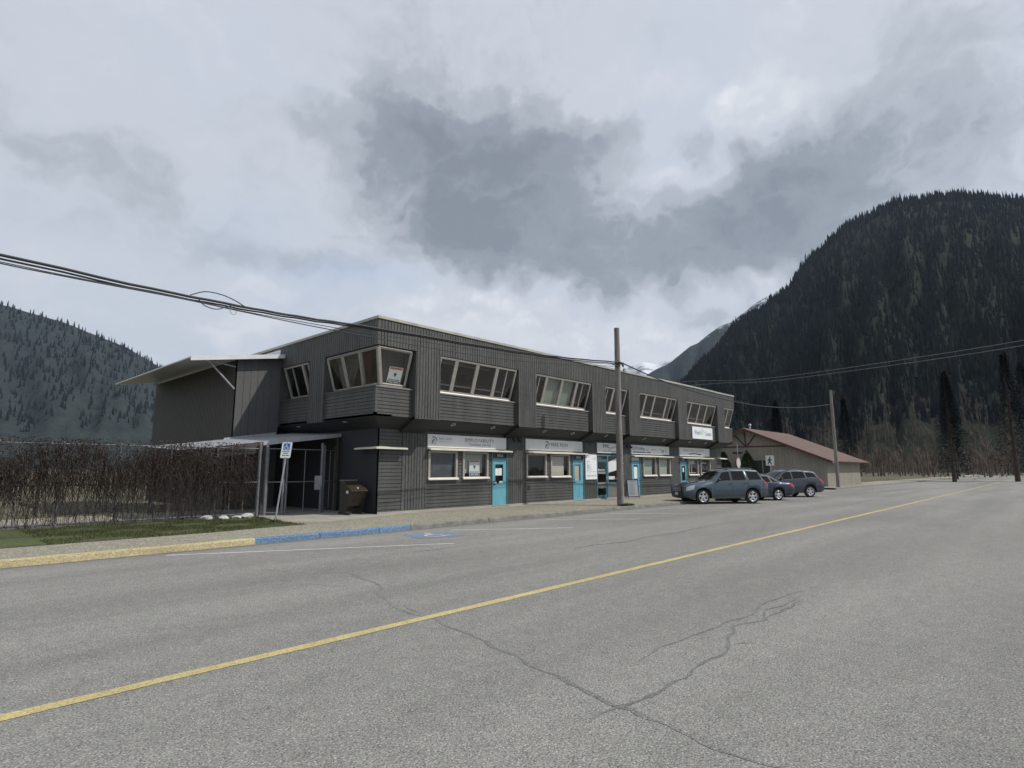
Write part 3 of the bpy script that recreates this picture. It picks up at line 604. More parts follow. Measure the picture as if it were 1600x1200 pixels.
for y0, y1, mm in ((19.7, 17.9, 'curtain'), (18.3, 17.3, 'curtainred')):
    q = MB(); n = 30; rows = []
    for i in range(n+1):
        u = i/n; fold = .035*math.sin(u*34); yt = y0+(y1-y0)*u; rows.append([(11.36+fold, yt, 5.86), (11.50+fold, yt+(y0-yt)*.35, 5.25), (11.72+fold*.5, yt+(y0-yt)*.7, 4.6)])
    q.grid(rows); q.build('curtain', M[mm], g)
upwin((UX+.02, 0, 0), Y_, NL, 21.36, 23.40, [(21.85, .14), (22.75, .05)], dep=.40)
# ---- ground floor windows
def lowwin(x0, x1, z0, z1, m='trim'):
    fr = MB(); y = BY-.045; d = .10
    fr.box(x0-.02, x1+.02, y, y+d, z0-.02, z0+.075); fr.box(x0-.02, x1+.02, y, y+d, z1-.06, z1+.012)
    for a in (x0-.02, x1-.07): fr.box(a, a+.09, y, y+d, z0+.075, z1-.06)
    sl_ = MB(); sl_.prism([(x0-.04, y+.0, z0-.03), (x0-.04, y-.07, z0-.02), (x0-.04, y-.07, z0+.025), (x0-.04, y+.0, z0+.06)], (x1-x0+.08, 0, 0))
    f = fr.build('window', M[m], B); sl_.build('sill', M['sillsunlit'], f)
    for a in (x0, x1):      # lining of the opening
        pass
    ln = MB(); ln.box(x0+.003, x0+.02, BY+.05, BY+.13, z0, z1); ln.box(x1-.02, x1-.003, BY+.05, BY+.13, z0, z1); ln.box(x0+.02, x1-.02, BY+.05, BY+.13, z0+.003, z0+.03); ln.build('lining', M[m], f)
    q = MB(); q.face([(x0+.07, y+.075, z0+.075), (x1-.07, y+.075, z0+.075), (x1-.07, y+.075, z1-.06), (x0+.07, y+.075, z1-.06)]); q.build('pane', M['glasslow'], f)
    return f
f = lowwin(14.07, 15.50, 1.30, 2.37)
mb = MB(); z = 1.38
while z < 2.32: mb.obox((14.16, BY+.10, z), X_, V3((0, .02, .012)).normalized(), V3((0, -.5, .85)), 1.25, .024, .003); z += .043
for x in (14.45, 14.8, 15.15): mb.box(x, x+.006, BY+.095, BY+.10, 1.38, 2.32)
mb.build('venetian_blind', M['blindslat'], f)
f = lowwin(15.83, 17.23, 1.31, 2.37); mb = MB(); mb.box(15.93, 17.13, BY+.22, BY+.23, 1.52, 2.30); mb.build('blind', M['blindgreen'], f)
f = lowwin(19.67, 21.05, 1.31, 2.37)
f = lowwin(21.40, 22.84, 1.31, 2.37); mb = MB(); mb.box(21.5, 22.55, BY+.12, BY+.13, 1.4, 2.28); mb.build('blind', M['blindbeige'], f)
f = lowwin(29.80, 31.24, 1.29, 2.36); mb = MB(); mb.box(29.88, 31.02, BY+.12, BY+.13, 1.35, 2.2); mb.build('blind', M['blindgreen'], f)
f = lowwin(31.64, 33.0, 1.29, 2.36); mb = MB(); mb.box(31.72, 32.85, BY+.12, BY+.13, 1.35, 2.26); mb.build('blind', M['blindgreen'], f)
f = lowwin(35.46, 36.82, 1.29, 2.34); mb = MB(); mb.box(35.5, 36.75, BY+.2, BY+.21, 2.0, 2.2); mb.box(36.1, 36.16, BY+.1, BY+.14, 1.3, 2.2); mb.box(35.5, 36.78, BY+.09, BY+.13, 1.42, 1.47); mb.build('blind', M['blindbeige'], f)
f = lowwin(37.22, 38.68, 1.29, 2.34); mb = MB(); mb.box(37.3, 38.6, BY+.2, BY+.21, 2.02, 2.15); mb.box(37.3, 38.6, BY+.09, BY+.13, 1.42, 1.47); mb.build('blind', M['blindbeige'], f)
# ---- doors
def door(x0, x1, glassr, number, panels=False, paper=(), zt=2.38, knob_left=True, blind=None, lite=None):
    y = BY-.02; zl = 2.12
    j = MB(); j.box(x0, x0+.055, y, y+.12, .14, zt); j.box(x1-.055, x1, y, y+.12, .14, zt); j.box(x0+.055, x1-.055, y, y+.12, zl, zl+.045); j.box(x0+.055, x1-.055, y, y+.12, zt-.03, zt)
    J = j.build('door_frame', M['doordark'], B)
    q = MB(); q.box(x0+.055, x1-.055, y+.05, y+.06, zl+.045, zt-.03); tr = q.build('transom_pane', M['black'] if lite is None else M[lite], J)
    lettering(tr, number, (x0+.36, y+.046, zl+.085), X_, Z_, .36, .11, M['paper'], 'door_number')
    a, b = x0+.06, x1-.06; gx0, gx1, gz0, gz1 = glassr
    l = MB(); yy = y+.03; l.box(a, gx0, yy, yy+.045, .155, zl-.004); l.box(gx1, b, yy, yy+.045, .155, zl-.004); l.box(gx0, gx1, yy, yy+.045, .155, gz0); l.box(gx0, gx1, yy, yy+.045, gz1, zl-.004)
    fx = .02
    for r in ((gx0-fx, gx0+.012, gz0-fx, gz1+fx), (gx1-.012, gx1+fx, gz0-fx, gz1+fx), (gx0+.012, gx1-.012, gz0-fx, gz0+.012), (gx0+.012, gx1-.012, gz1-.012, gz1+fx)): l.box(r[0], r[1], yy-.012, yy, r[2], r[3])
    if panels:
        for c in (.30, .5, .70):
            xc = a+(b-a)*c; l.box(xc-.065, xc+.065, yy-.008, yy, .35, .92)
    dr = l.build('door', M['door'], J)
    q = MB(); q.face([(gx0, yy+.02, gz0), (gx1, yy+.02, gz0), (gx1, yy+.02, gz1), (gx0, yy+.02, gz1)]); q.build('door_pane', M['glasslow'], dr)
    if blind: q = MB(); q.box(gx0, gx1, yy+.05, yy+.055, gz0, gz1); q.build('door_blind', M[blind], dr)
    for px, pz, pw, ph in paper: q = MB(); q.obox((px, yy+.005, pz), X_, Z_, NF, pw, ph, .004); q.build('notice', M['paper'], dr)
    kx = a+.07 if knob_left else b-.07
    q = MB(); q.lathe([(0, 0), (.03, .0), (.03, .012), (.012, .02), (.012, .05), (.026, .06), (.026, .08), (0, .09)], 12, (kx, yy, 1.04), (0, -1, 0), X_); q.lathe([(0, 0), (.026, 0), (.026, .02), (0, .022)], 12, (kx, yy, 1.18), (0, -1, 0), X_); q.build('door_handle', M['black'], dr)
    q = MB()
    for z in (.4, 1.25, 1.9): q.box(b-.012 if knob_left else a, b+.006 if knob_left else a+.018, yy-.014, yy, z, z+.1)
    q.build('hinge', M['black'], dr)
    q = MB(); q.box(x0-.02, x1+.02, y-.06, y+.1, ZS+.004, .155); q.build('threshold', M['kerb'], J)
    return J
door(17.48, 18.44, (17.68, 18.18, 1.08, 1.90), '895A', paper=[(17.69, 1.42, .2, .30), (17.90, 1.42, .2, .30), (17.68, 1.09, .1, .05), (17.95, 1.08, .23, .1)])
door(23.09, 24.04, (23.27, 23.76, 1.12, 1.93), '895B', panels=True, blind='blindbeige')
door(28.52, 29.50, (28.78, 29.24, 1.10, 1.92), '895D', paper=[(28.80, 1.15, .38, .66)], lite='paper', knob_left=False)
door(34.30, 35.26, (34.52, 35.02, .95, 1.90), '895E', paper=[(34.68, 1.5, .18, .26)], knob_left=False)
# glazed shop entrance
y = BY-.02
j = MB()
for a, b in ((25.14, 25.20), (26.10, 26.22), (27.50, 27.56)): j.box(a, b, y, y+.12, .14, 2.42)
for a, b in ((25.20, 26.10), (26.22, 27.50)): j.box(a, b, y, y+.12, 2.36, 2.42)
j.box(25.20, 26.10, y, y+.12, 2.12, 2.18); j.box(26.22, 27.50, y, y+.12, .90, .98)
J = j.build('shop_entrance_frame', M['doordark'], B)
q = MB(); q.box(25.20, 26.10, y+.05, y+.06, 2.18, 2.36); tr = q.build('transom_pane', M['black'], J); lettering(tr, '895C', (25.32, y+.046, 2.215), X_, Z_, .36, .11, M['inkgrey'], 'door_number')
l = MB(); yy = y+.03; l.box(25.205, 25.27, yy, yy+.045, .16, 2.115); l.box(26.03, 26.095, yy, yy+.045, .16, 2.115); l.box(25.27, 26.03, yy, yy+.045, .16, .36); l.box(25.27, 26.03, yy, yy+.045, 2.05, 2.115)
dr = l.build('door', M['doordark'], J)
q = MB(); q.face([(25.27, yy+.02, .36), (26.03, yy+.02, .36), (26.03, yy+.02, 2.05), (25.27, yy+.02, 2.05)]); q.build('door_pane', M['glasslow'], dr)
q = MB(); q.box(25.29, 25.95, yy+.012, yy+.016, 1.62, 1.66); q.box(25.29, 25.42, yy+.012, yy+.016, 1.60, 1.69); q.box(25.5, 25.9, yy+.012, yy+.016, 1.605, 1.675); q.build('lettering', M['signbright'], dr)
for a_, b_, c_, d_ in ((.012, .016, 1.44, 1.56), (.012, .016, .90, 1.0), (-.02, 0, .70, .84)): q = MB(); q.box(25.29, 26.0, yy+a_, yy+b_, c_, d_); q.build('notice', M['inkgrey'], dr)
q = MB(); q.tube([(25.98, yy-.05, .85), (25.98, yy-.05, 1.1)], .014, 8); q.build('door_handle', M['galv'], dr)
q = MB(); q.face([(26.22, yy+.02, .98), (27.50, yy+.02, .98), (27.50, yy+.02, 2.36), (26.22, yy+.02, 2.36)]); q.build('pane', M['glasslow'], J)
q = MB(); q.box(26.22, 27.50, y+.03, y+.08, .14, .90); q.build('bulkhead', mat('mauve_panel', (.155, .14, .14), .7, var=.15, scale=2), J)
q = MB(); q.prism([(26.28, yy+.01, 1.50), (27.12, yy+.01, 1.64), (27.12, yy+.01, 2.28), (26.28, yy+.01, 2.06)], (0, -.006, 0)); q.build('notice', M['signwhite'], J)
# ---- narrow canopies over the shopfronts
def ledge(x0, x1, z=2.455, d=.27):
    mb = MB(); mb.prism([(x0, BY-.02, z+.045), (x0, BY-d, z-.005), (x0, BY-d, z-.055), (x0, BY-d+.02, z-.055), (x0, BY-.02, z-.02)], (x1-x0, 0, 0)); return mb.build('window_canopy', M['cream'], B)
ledge(13.97, 18.50); ledge(19.57, 24.08); ledge(28.50, 33.10, 2.43); ledge(34.24, 38.85, 2.41); ledge(39.86, 41.05, 2.42)
mb = MB(); z = 2.44; mb.prism([(11.53, BY-.32, z-.05), (12.87, BY-.32, z-.05), (12.87, BY-.021, z), (11.85, BY-.021, z), (11.85, BY+1.1, z), (11.53, BY+1.1, z-.05)], (0, 0, .05)); mb.build('window_canopy', M['cream'], B)

# ------------------------------------------------------------------ signs on the front
SY = BY-.06
def signbox(name, label, x0, x1, z0, z1, y=SY, m='signwhite', th=.04):
    s = thing(name, label, 'sign', (x0, y, z0), group=None); mb = MB(); mb.box(x0, x1, y, y+th, z0, z1); mb.build('panel', M[m], s)
    e = MB()
    for a in ((x0-.012, x1+.012, z1, z1+.012), (x0-.012, x1+.012, z0-.012, z0), (x0-.012, x0, z0, z1), (x1, x1+.012, z0, z1)): e.box(a[0], a[1], y-.006, y+th, a[2], a[3])
    e.build('frame', M['signwhite'], s); return s
def horse(s, x, z, k, y):
    """stylised horse-neck and rein mark"""
    O = (x, y, z)
    strip(s, [(a*k, b*k) for a, b in ((0, .84), (.22, .93), (.5, .93), (.74, .82), (.9, .58), (.96, .44))], [v*k for v in (.02, .10, .13, .12, .09, .03)], O, X_, Z_, M['ink'])
    strip(s, [(a*k, b*k) for a, b in ((.62, .58), (.45, .62), (.28, .50), (.17, .28), (.14, .08), (.18, .0))], [v*k for v in (.05, .12, .16, .15, .08, .02)], O, X_, Z_, M['ink'])
    strip(s, [(a*k, b*k) for a, b in ((.5, .6), (.45, .38), (.42, .12), (.52, .02), (.66, .06), (.74, .22), (.8, .48), (.84, .66))], [v*k for v in (.03, .07, .10, .07, .07, .06, .07, .03)], O, X_, Z_, M['inkgrey'])
LY = SY-.001
s = signbox('shop_sign', 'long pale shopfront sign reading EMPLOYABILITY TRAINING CENTRE', 13.99, 18.28, 2.525, 3.0)
horse(s, 14.14, 2.63, .30, LY); lettering(s, 'FREE REIN', (14.52, LY, 2.81), X_, Z_, .66, .085, M['inkgrey'], spacing=1.15); lettering(s, 'ASSOCIATES INC', (14.54, LY, 2.72), X_, Z_, .62, .04, M['inkfaint'], spacing=1.1)
lettering(s, 'EMPLOYABILITY', (15.90, LY, 2.78), X_, Z_, 1.64, .14, M['ink'], spacing=1.18); lettering(s, 'TRAINING CENTRE', (16.10, LY, 2.63), X_, Z_, 1.25, .085, M['ink'], spacing=1.25)
s = signbox('shop_sign', 'pale shopfront sign with a dark horse mark reading FREE REIN, over the second turquoise door', 19.59, 23.85, 2.555, 3.03)
horse(s, 20.92, 2.63, .35, LY); lettering(s, 'FREE REIN', (21.36, LY, 2.76), X_, Z_, 1.28, .155, M['ink'], spacing=1.1); lettering(s, 'ASSOCIATES TRAINING', (21.38, LY, 2.66), X_, Z_, 1.22, .035, M['inkfaint'], spacing=1.2); lettering(s, '895B', (23.42, LY, 2.62), X_, Z_, .34, .05, M['inkgrey'])
s = signbox('shop_sign', 'short pale sign with bold black TPC lettering beside the utility pole', 25.17, 27.45, 2.54, 3.03)
lettering(s, 'TPC', (25.62, LY, 2.80), X_, Z_, .66, .17, M['ink'], bold=.03); sl = V3((.87, 0, .24)).normalized(); lettering(s, 'Online', (26.28, LY, 2.67), sl, V3((-.26, 0, .96)).normalized(), .66, .15, M['inkgrey'], shear=.4)
bars(s, [(0, 0, .3, .035), (.36, 0, .13, .035), (.52, 0, .12, .035), (.70, 0, .5, .035)], (25.70, LY, 2.60), X_, Z_, M['inkgrey'])
s = signbox('shop_sign', 'pale sign reading CM Kelley Inc with two dark blue bars beneath the name', 28.50, 32.86, 2.55, 3.02)
lettering(s, 'CM Kelley', (28.60, LY, 2.70), X_, Z_, 1.38, .25, M['ink'], spacing=1.0); lettering(s, 'INC', (30.12, LY, 2.73), X_, Z_, .30, .12, M['inkgrey'], spacing=.9)
bars(s, [(0, 0, 1.36, .05), (1.50, 0, .46, .05)], (28.66, LY, 2.615), X_, Z_, M['navy']); bars(s, [(0, 0, .6, .05)], (30.72, LY, 2.80), X_, Z_, M['inkfaint'])
strip(s, [(0, .2), (.06, .12), (.14, .17)], [.03, .04, .03], (31.72, LY, 2.70), X_, Z_, M['ink']); strip(s, arcpts(.32, .05, .12, .07, 0, 360, 12), [.03]*13, (31.72, LY, 2.70), X_, Z_, M['ink']); strip(s, [(.3, .05), (.42, .06)], [.06, .05], (31.72, LY, 2.70), X_, Z_, M['navy']); bars(s, [(0, 0, .3, .03), (0, .07, .26, .03)], (32.3, LY, 2.72), X_, Z_, M['inkfaint'])
s = signbox('shop_sign', 'pale sign reading READ RIGHT SOCIETY with a wavy dark underline', 34.22, 38.56, 2.53, 3.03)
lettering(s, 'READ RIGHT SOCIETY', (34.78, LY, 2.81), X_, Z_, 2.95, .15, M['inkgrey'], spacing=1.1)
strip(s, [(0, .04), (.2, -.01), (.6, .03), (1.0, .04), (1.25, .02), (1.5, -.02), (1.8, -.01), (1.78, .06)], [.03, .06, .05, .04, .05, .07, .08, .03], (35.45, LY, 2.65), X_, Z_, M['ink']); bars(s, [(0, 0, 1.0, .02)], (35.9, LY, 2.74), X_, Z_, M['inkfaint'])
YW = UY+.2-.05
s = signbox('office_sign', 'bright white sign reading WorkBC Centre fixed to the upper floor cladding', 34.72, 37.64, 3.62, 4.37, y=YW, m='signbright')
lw = YW-.001
lettering(s, 'Work', (34.98, lw, 3.86), X_, Z_, .86, .30, M['inkblue'], spacing=.9); lettering(s, 'BC', (35.88, lw, 3.90), X_, Z_, .48, .22, M['green']); lettering(s, 'Centre', (36.48, lw, 3.84), X_, Z_, .98, .28, M['inkblue'], spacing=.9)
for i in range(9):
    a = R(10+i*20); strip(s, [(math.cos(a)*.14, math.sin(a)*.14), (math.cos(a)*.24, math.sin(a)*.24)], [.035, .015], (36.12, lw, 4.06), X_, Z_, M['yellowink' if i % 2 else 'green'])
# ---- price board next to the glazed entrance
s = thing('menu_board', 'tall white notice board of small print between the second and third shop doors', 'notice board', (24.12, SY, 1.17)); mb = MB(); mb.box(24.12, 25.10, SY, SY+.03, 1.17, 2.42); mb.build('panel', M['signbright'], s)
ls = []; rr = random.Random(3)
for z, w_ in ((2.34, .28), (2.06, .26), (2.0, .1), (1.94, .12), (1.88, .3), (1.83, .22), (1.78, .36), (1.73, .2), (1.68, .42), (1.60, .3)): ls.append((.10 if z < 1.62 and 0 else .10, z-1.17, w_, .018))
for x, z in ((.12, .36), (.3, .3), (.42, .37), (.62, .37), (.8, .36)): ls.append((x, z, .06, .035))
for z in (.20, .15): ls += [(.12, z, .3, .02), (.48, z, .2, .02), (.74, z, .16, .02)]
bars(s, ls, (24.12, LY-.001, 1.17), X_, Z_, M['inkgrey']); bars(s, [(.78, 1.08, .1, .03), (.8, 1.0, .08, .04), (.6, 1.02, .1, .02)], (24.12, LY-.001, 1.17), X_, Z_, M['red'], name='red_mark')
# ---- agents' signs standing inside two windows
def agent_sign(label, O, U, V, w_, h_):
    O, U, V = V3(O), V3(U).normalized(), V3(V).normalized(); N = U.cross(V)
    s = thing('window_sign', label, 'sign', tuple(O), group='agents signs in the windows'); mb = MB(); mb.obox(O-N*.006, U, V, N, w_, h_, .006); mb.build('panel', mat('sign_card', (.72, .76, .74), .4, var=.03), s)
    q = MB(); q.obox(O+U*(w_*.05)+V*h_*.86, U, V, N, w_*.9, h_*.12, .002); q.build('header_band', M['red'], s)
    c = O+N*.003
    pts = [(w_*.5+math.sin(R(a))*w_*.11*(1 if -90 <= 0 else 1), h_*.60+math.cos(R(a))*h_*.10) for a in range(-100, 101, 20)]
    q = MB(); q.face([c+U*a+V*b for a, b in pts]+[c+U*w_*.5+V*h_*.42]); q.build('balloon_mark', M['navy'], s)
    q = MB(); q.obox(c+U*(w_*.40)+V*h_*.655, U, V, N, w_*.2, h_*.03, .002); q.build('balloon_band', M['signbright'], s)
    bars(s, [(w_*.08, h_*.24, w_*.38, h_*.045), (w_*.5, h_*.24, w_*.4, h_*.045)], c, U, V, M['inkgrey']); bars(s, [(w_*.04, h_*.04, w_*.92, h_*.14)], c, U, V, M['navy'])
    bars(s, [(w_*.12, h_*.085, w_*.3, h_*.05), (w_*.5, h_*.085, w_*.36, h_*.05)], c+N*.003, U, V, M['signbright'])
agent_sign('white agent sign with balloon mark in the ground floor window by the nearest door', (16.30, BY+.12, 1.40), X_, Z_, .58, .66)
agent_sign('white agent sign with a balloon mark leaning in the upstairs corner window', (11.75, UY+.47, 4.68), V3((1, 0, 0)), V3((.05, -.38, 1.22)), .58, .62)
# ------------------------------------------------------------------ annex, canopy, fence on the left
AY = 23.67
A = thing('annex_building', 'dark timber annex with white edged lean-to roof at the left of the office block', 'building', (9.25, AY, 0))
mb = MB(); za = lambda x: 6.04+.16*(x-8.7)
for i in range(3):      # front wall in strips whose top follows the roof
    pass
def rake_wall(x0, x1, y, m, par, pitch=.30, style='v', z0=.1):
    mb = MB(); x = x0
    while x < x1-1e-6:
        e = min(x1, x+pitch); mb.prism([(x+.006, y, z0), (e-.006, y, z0), (e-.006, y, za(e)-.02), (x+.006, y, za(x)-.02)], (0, .05, 0)); x = e
    mb.prism([(x0, y+.02, z0), (x1, y+.02, z0), (x1, y+.02, za(x1)-.02), (x0, y+.02, za(x0)-.02)], (0, .12, 0)); return mb.build('wall', m, par)
rake_wall(9.25, 11.04, AY, M['annex'], A, .28)
mb = MB(); siding(mb, (9.25, 0, 0), Y_, Z_, NL, AY+.003, 34, .1, 6.05, 'v', pitch=.16, gr=.03, dep=.03); mb.build('wall', M['annexbrown'], A)
mb = MB(); ov = .75; f0, f1 = 6.1, 11.04
mb.prism([(7.4, AY-.32, za(7.4)), (f1, AY-.32, za(f1)), (f1, AY-.32, za(f1)+.05), (7.4, AY-.32, za(7.4)+.05)], (0, 10.5, 0)); mb.build('roof', M['flash'], A)
mb = MB(); mb.prism([(7.4, AY-.35, za(7.4)-.11), (f1-.01, AY-.35, za(f1)-.11), (f1-.01, AY-.35, za(f1)+.06), (7.4, AY-.35, za(7.4)+.06)], (0, .028, 0)); mb.build('roof_edge', M['flash'], A)
mb = MB(); mb.tube([(9.2, AY+.05, 4.85), (8.15, AY+.05, 5.88)], .035, 6); mb.tube([(9.2, AY+.05, 5.75), (7.9, AY+.05, 5.9)], .03, 6); mb.build('roof_brace', M['galv'], A)
# lean-to canopy over the yard
zc = lambda x: 2.44+.135*(x-7.5)
C = thing('lean_to_canopy', 'low pale sheet metal canopy sloping out from the side wall over the fenced yard', 'canopy', (11.8, 20.3, 2.9))
mb = MB(); nn = 26; rows0 = []
for i in range(nn+1):
    x = 6.3+(11.84-6.3)*i/nn; z = zc(x)+.012*(i % 2)
    rows0.append([(x, 20.0, z), (x, AY-.02, z+.20)])
mb.grid(rows0, smooth=False); mb.build('roof_sheet', M['canopy'], C)
mb = MB(); mb.prism([(8.85, 19.97, zc(8.85)-.12), (11.84, 19.97, zc(11.84)-.12), (11.84, 19.97, zc(11.84)+.03), (8.85, 19.97, zc(8.85)+.03)], (0, .03, 0)); mb.build('fascia', M['canopy'], C); mb = MB(); mb.prism([(6.3, 19.97, zc(6.3)-.36), (8.84, 19.97, zc(8.84)-.36), (8.84, 19.97, zc(8.84)-.005), (6.3, 19.97, zc(6.3)-.005)], (0, .03, 0)); mb.build('fascia_board', M['annexbrown'], C)
mb = MB(); mb.prism([(8.9, AY-.06, zc(8.9)+.12), (10.95, AY-.06, zc(10.95)+.12), (10.95, AY-.06, zc(10.95)+.30), (8.9, AY-.06, zc(8.9)+.26)], (0, .03, 0)); mb.build('flashing', M['canopy'], C)
for x, y in ((8.95, 20.05), (11.75, 20.05), (6.5, 20.05), (8.95, 23.4), (6.5, 23.4)): mb = MB(); mb.box(x-.045, x+.045, y, y+.09, .13, zc(x)-.0); mb.build('post', M['annexbrown'], C)
# chain-link fence
def mesh_wire(mb, p, q, z0, z1, s=.11, r=.0012):
    p, q = V3((*p, 0)), V3((*q, 0)); L = (q-p).length; d = (q-p).normalized(); H = z1-z0; nv = V3((-d.y, d.x, 0))
    k = -int(H/s)-1
    while k*s < L:
        for sg in (0, 1):
            u0, v0 = k*s, 0; u1, v1 = k*s+H, H
            if u0 < 0: v0 = -u0; u0 = 0
            if u1 > L: v1 = H-(u1-L); u1 = L
            if v1 > v0:
                a, b = (v0, v1) if sg == 0 else (H-v0, H-v1)
                A0 = p+d*u0+Z_*(z0+a); B0 = p+d*u1+Z_*(z0+b); w_ = V3((d.x*r, d.y*r, 0))*1.4
                mb.face([A0-w_, A0+w_, B0+w_, B0-w_])
        k += 1
F = thing('chain_link_fence', 'tall grey pipe framed chain link fence and gates in front of the covered yard', 'fence', (8.75, 19.6, ZS))
FP = [(8.74, 19.86), (9.42, 19.45), (10.85, 19.68)]
def fpost(x, y, r, h, lean=0): mb = MB(); mb.tube([(x, y, ZS), (x+lean, y, h)], r, 10); mb.lathe([(r*1.15, 0), (r*1.15, .03), (r*.5, .055), (0, .06)], 10, (x+lean, y, h)); mb.build('fence_post', M['fencepost'], F)
for x, y, r, h in ((8.72, 19.88, .045, 2.52), (8.93, 19.80, .055, 2.44), (9.40, 19.5, .045, 2.42), (9.52, 19.53, .035, 2.40), (10.92, 19.68, .05, 2.58), (11.06, 19.76, .032, 2.50), (11.78, 20.25, .03, 2.5)): fpost(x, y, r, h)
def frame(name, p, q, z0=.22, z1=2.38, bars_=(1.25,), mids=(.5,), r=.019):
    mb = MB(); P, Q = V3((*p, 0)), V3((*q, 0)); at = lambda s_, z: P+(Q-P)*s_+Z_*z
    for z in (z0, z1)+tuple(bars_): mb.tube([at(0, z), at(1, z)], r, 6)
    for s_ in (0, 1)+tuple(mids): mb.tube([at(s_, z0), at(s_, z1)], r*.8, 6)
    o = mb.build(name, M['fencepost'], F); w_ = MB(); mesh_wire(w_, p, q, z0, z1); w_.build('wire_mesh', M['plastic'], o); return o
frame('gate', (8.98, 19.78), (9.37, 19.50), mids=()); frame('gate', (9.56, 19.54), (10.88, 19.67)); frame('gate', (11.10, 19.78), (11.76, 20.24), z0=.3, mids=(.5,))
mb = MB(); mb.box(10.66, 10.86, 19.60, 19.68, .95, 1.45); mb.box(10.84, 10.90, 19.58, 19.66, 1.05, 1.44); mb.build('lock_box', M['galv'], F)
for i in range(6): x = 8.70-i*1.35; fpost(x-1.35, 19.9, .035, 2.40); frame('fence_panel', (x-1.33, 19.9), (x-.02, 19.9), mids=(.33, .66))
# wintry creeper hanging on the fence
V_ = MB(); rr = random.Random(11)
for i in range(4200):
    x = rr.uniform(1.2, 8.45); d = 1 if x < 8.0 else .5
    if rr.random() < .35 and x > 7.2: continue
    z = rr.uniform(1.3, 2.38+.22*math.sin(x*2.3)+.12*math.sin(x*5.1)) if rr.random() < .7 else rr.uniform(.4, 2.3); y = 19.85+rr.uniform(-.16, .16); pts = [(x, y, z)]; a = rr.uniform(-1, 1); n = rr.randint(3, 6); dz = rr.uniform(-.3, .02)
    for k in range(n):
        x += a*rr.uniform(.02, .12); y += rr.uniform(-.04, .04)-.01; z += dz*rr.uniform(.4, 1.2); a += rr.uniform(-.5, .5); z = max(z, .16); pts.append((x, y, z))
    V_.tube(pts, [rr.uniform(.005, .012)*(1-.12*k) for k in range(len(pts))], 3, cap=False)
for i in range(5200):
    x = rr.uniform(1.2, 8.3); z = 2.55-abs(rr.gauss(0, .55)); z = max(z, .3); y = 19.82+rr.uniform(-.18, .16); s_ = rr.uniform(.012, .035); n = V3((rr.uniform(-1, 1), rr.uniform(-1, 1), rr.uniform(-1, 1))).normalized(); a = n.orthogonal().normalized()*s_; b = n.cross(a)
    c = V3((x, y, z)); V_.face([c-a, c-b*.6, c+a, c+b*.6])
tag(V_.build('climbing_plant', M['vine'], loc=(5, 19.9, ZS)), 'tangled brown leafless creeper smothering the fence at the left', 'creeper')
# rocks on the verge
def rock(x, y, r, h, sd, label):
    rr = random.Random(sd); bm = bmesh.new(); bmesh.ops.create_icosphere(bm, subdivisions=3, radius=1)
    ph = [(V3((rr.uniform(-1, 1), rr.uniform(-1, 1), rr.uniform(-1, 1))).normalized(), rr.uniform(.6, .95)) for _ in range(9)]
    for v in bm.verts:
        for n, d in ph:
            k = v.co.dot(n)-d
            if k > 0: v.co -= n*k
        v.co.x *= r*1.25; v.co.y *= r; v.co.z = v.co.z*h+h*.55
    me = bpy.data.meshes.new('rock'); bm.to_mesh(me); bm.free(); me.materials.append(M['rock']); o = bpy.data.objects.new('rock', me); COL.objects.link(o); o.location = (x, y, ZS); tag(o, label, 'rock', 'rocks on the grass verge')
rock(8.15, 19.35, .19, .105, 1, 'largest smooth pale rock of the cluster on the grass'); rock(7.80, 19.2, .13, .07, 2, 'small flat pale rock between two bigger rocks'); rock(7.45, 19.3, .14, .08, 3, 'pale rounded rock left of the flat small rock'); rock(7.0, 19.5, .16, .09, 4, 'pale angular rock at the left end of the rock cluster')
# accessible parking sign on its leaning post
G = thing('parking_sign', 'leaning accessible parking sign with a blue wheelchair symbol on a thin grey post', 'parking sign', (8.11, 17.2, ZS))
top = V3((8.35, 17.13, 2.52)); base = V3((8.11, 17.2, ZS)); ax = (top-base).normalized()
mb = MB(); mb.tube([base, top-ax*.0], .027, 8); mb.build('post', M['galv'], G)
su = V3((math.cos(R(-47+3)), math.sin(R(-47+3)), 0)); sv = ax; sn = su.cross(sv)*1.0; sn = -V3((Fh.x, Fh.y, 0)) if sn.length < .1 else sn.normalized()
so = top-ax*.50-su*.155+sn*.035
def rrect(w_, h_, r, n=5):
    P = []
    for cx, cy, a in ((w_-r, r, -90), (w_-r, h_-r, 0), (r, h_-r, 90), (r, r, 180)): P += [(cx+r*math.cos(R(a+90*i/n)), cy+r*math.sin(R(a+90*i/n))) for i in range(n+1)]
    return P
mb = MB(); mb.prism([so+su*a+sv*b for a, b in rrect(.30, .48, .03)], sn*.004); pn = mb.build('sign_panel', M['signbright'], G)
mb = MB(); mb.prism([so+sn*.004+su*a+sv*b for a, b in ((.055, .245), (.245, .245), (.245, .445), (.055, .445))], sn*.001); mb.build('blue_field', M['signblue'], pn)
o = so+sn*.006+su*.15+sv*.335
strip(pn, arcpts(-.008, -.022, .052, .052, 95, 400, 14), [.014]*15, o, su, sv, M['signbright'], 'wheelchair_symbol', .001)
strip(pn, [(-.012, .06), (-.008, .0), (.032, -.004), (.055, -.055), (.072, -.05)], [.018, .018, .016, .016, .014], o, su, sv, M['signbright'], 'wheelchair_symbol', .001)
strip(pn, arcpts(-.012, .078, .009, .009, 0, 360, 8), [.014]*9, o, su, sv, M['signbright'], 'wheelchair_symbol', .001); strip(pn, [(-.01, .035), (.03, .03)], [.012, .01], o, su, sv, M['signbright'], 'wheelchair_symbol', .001)
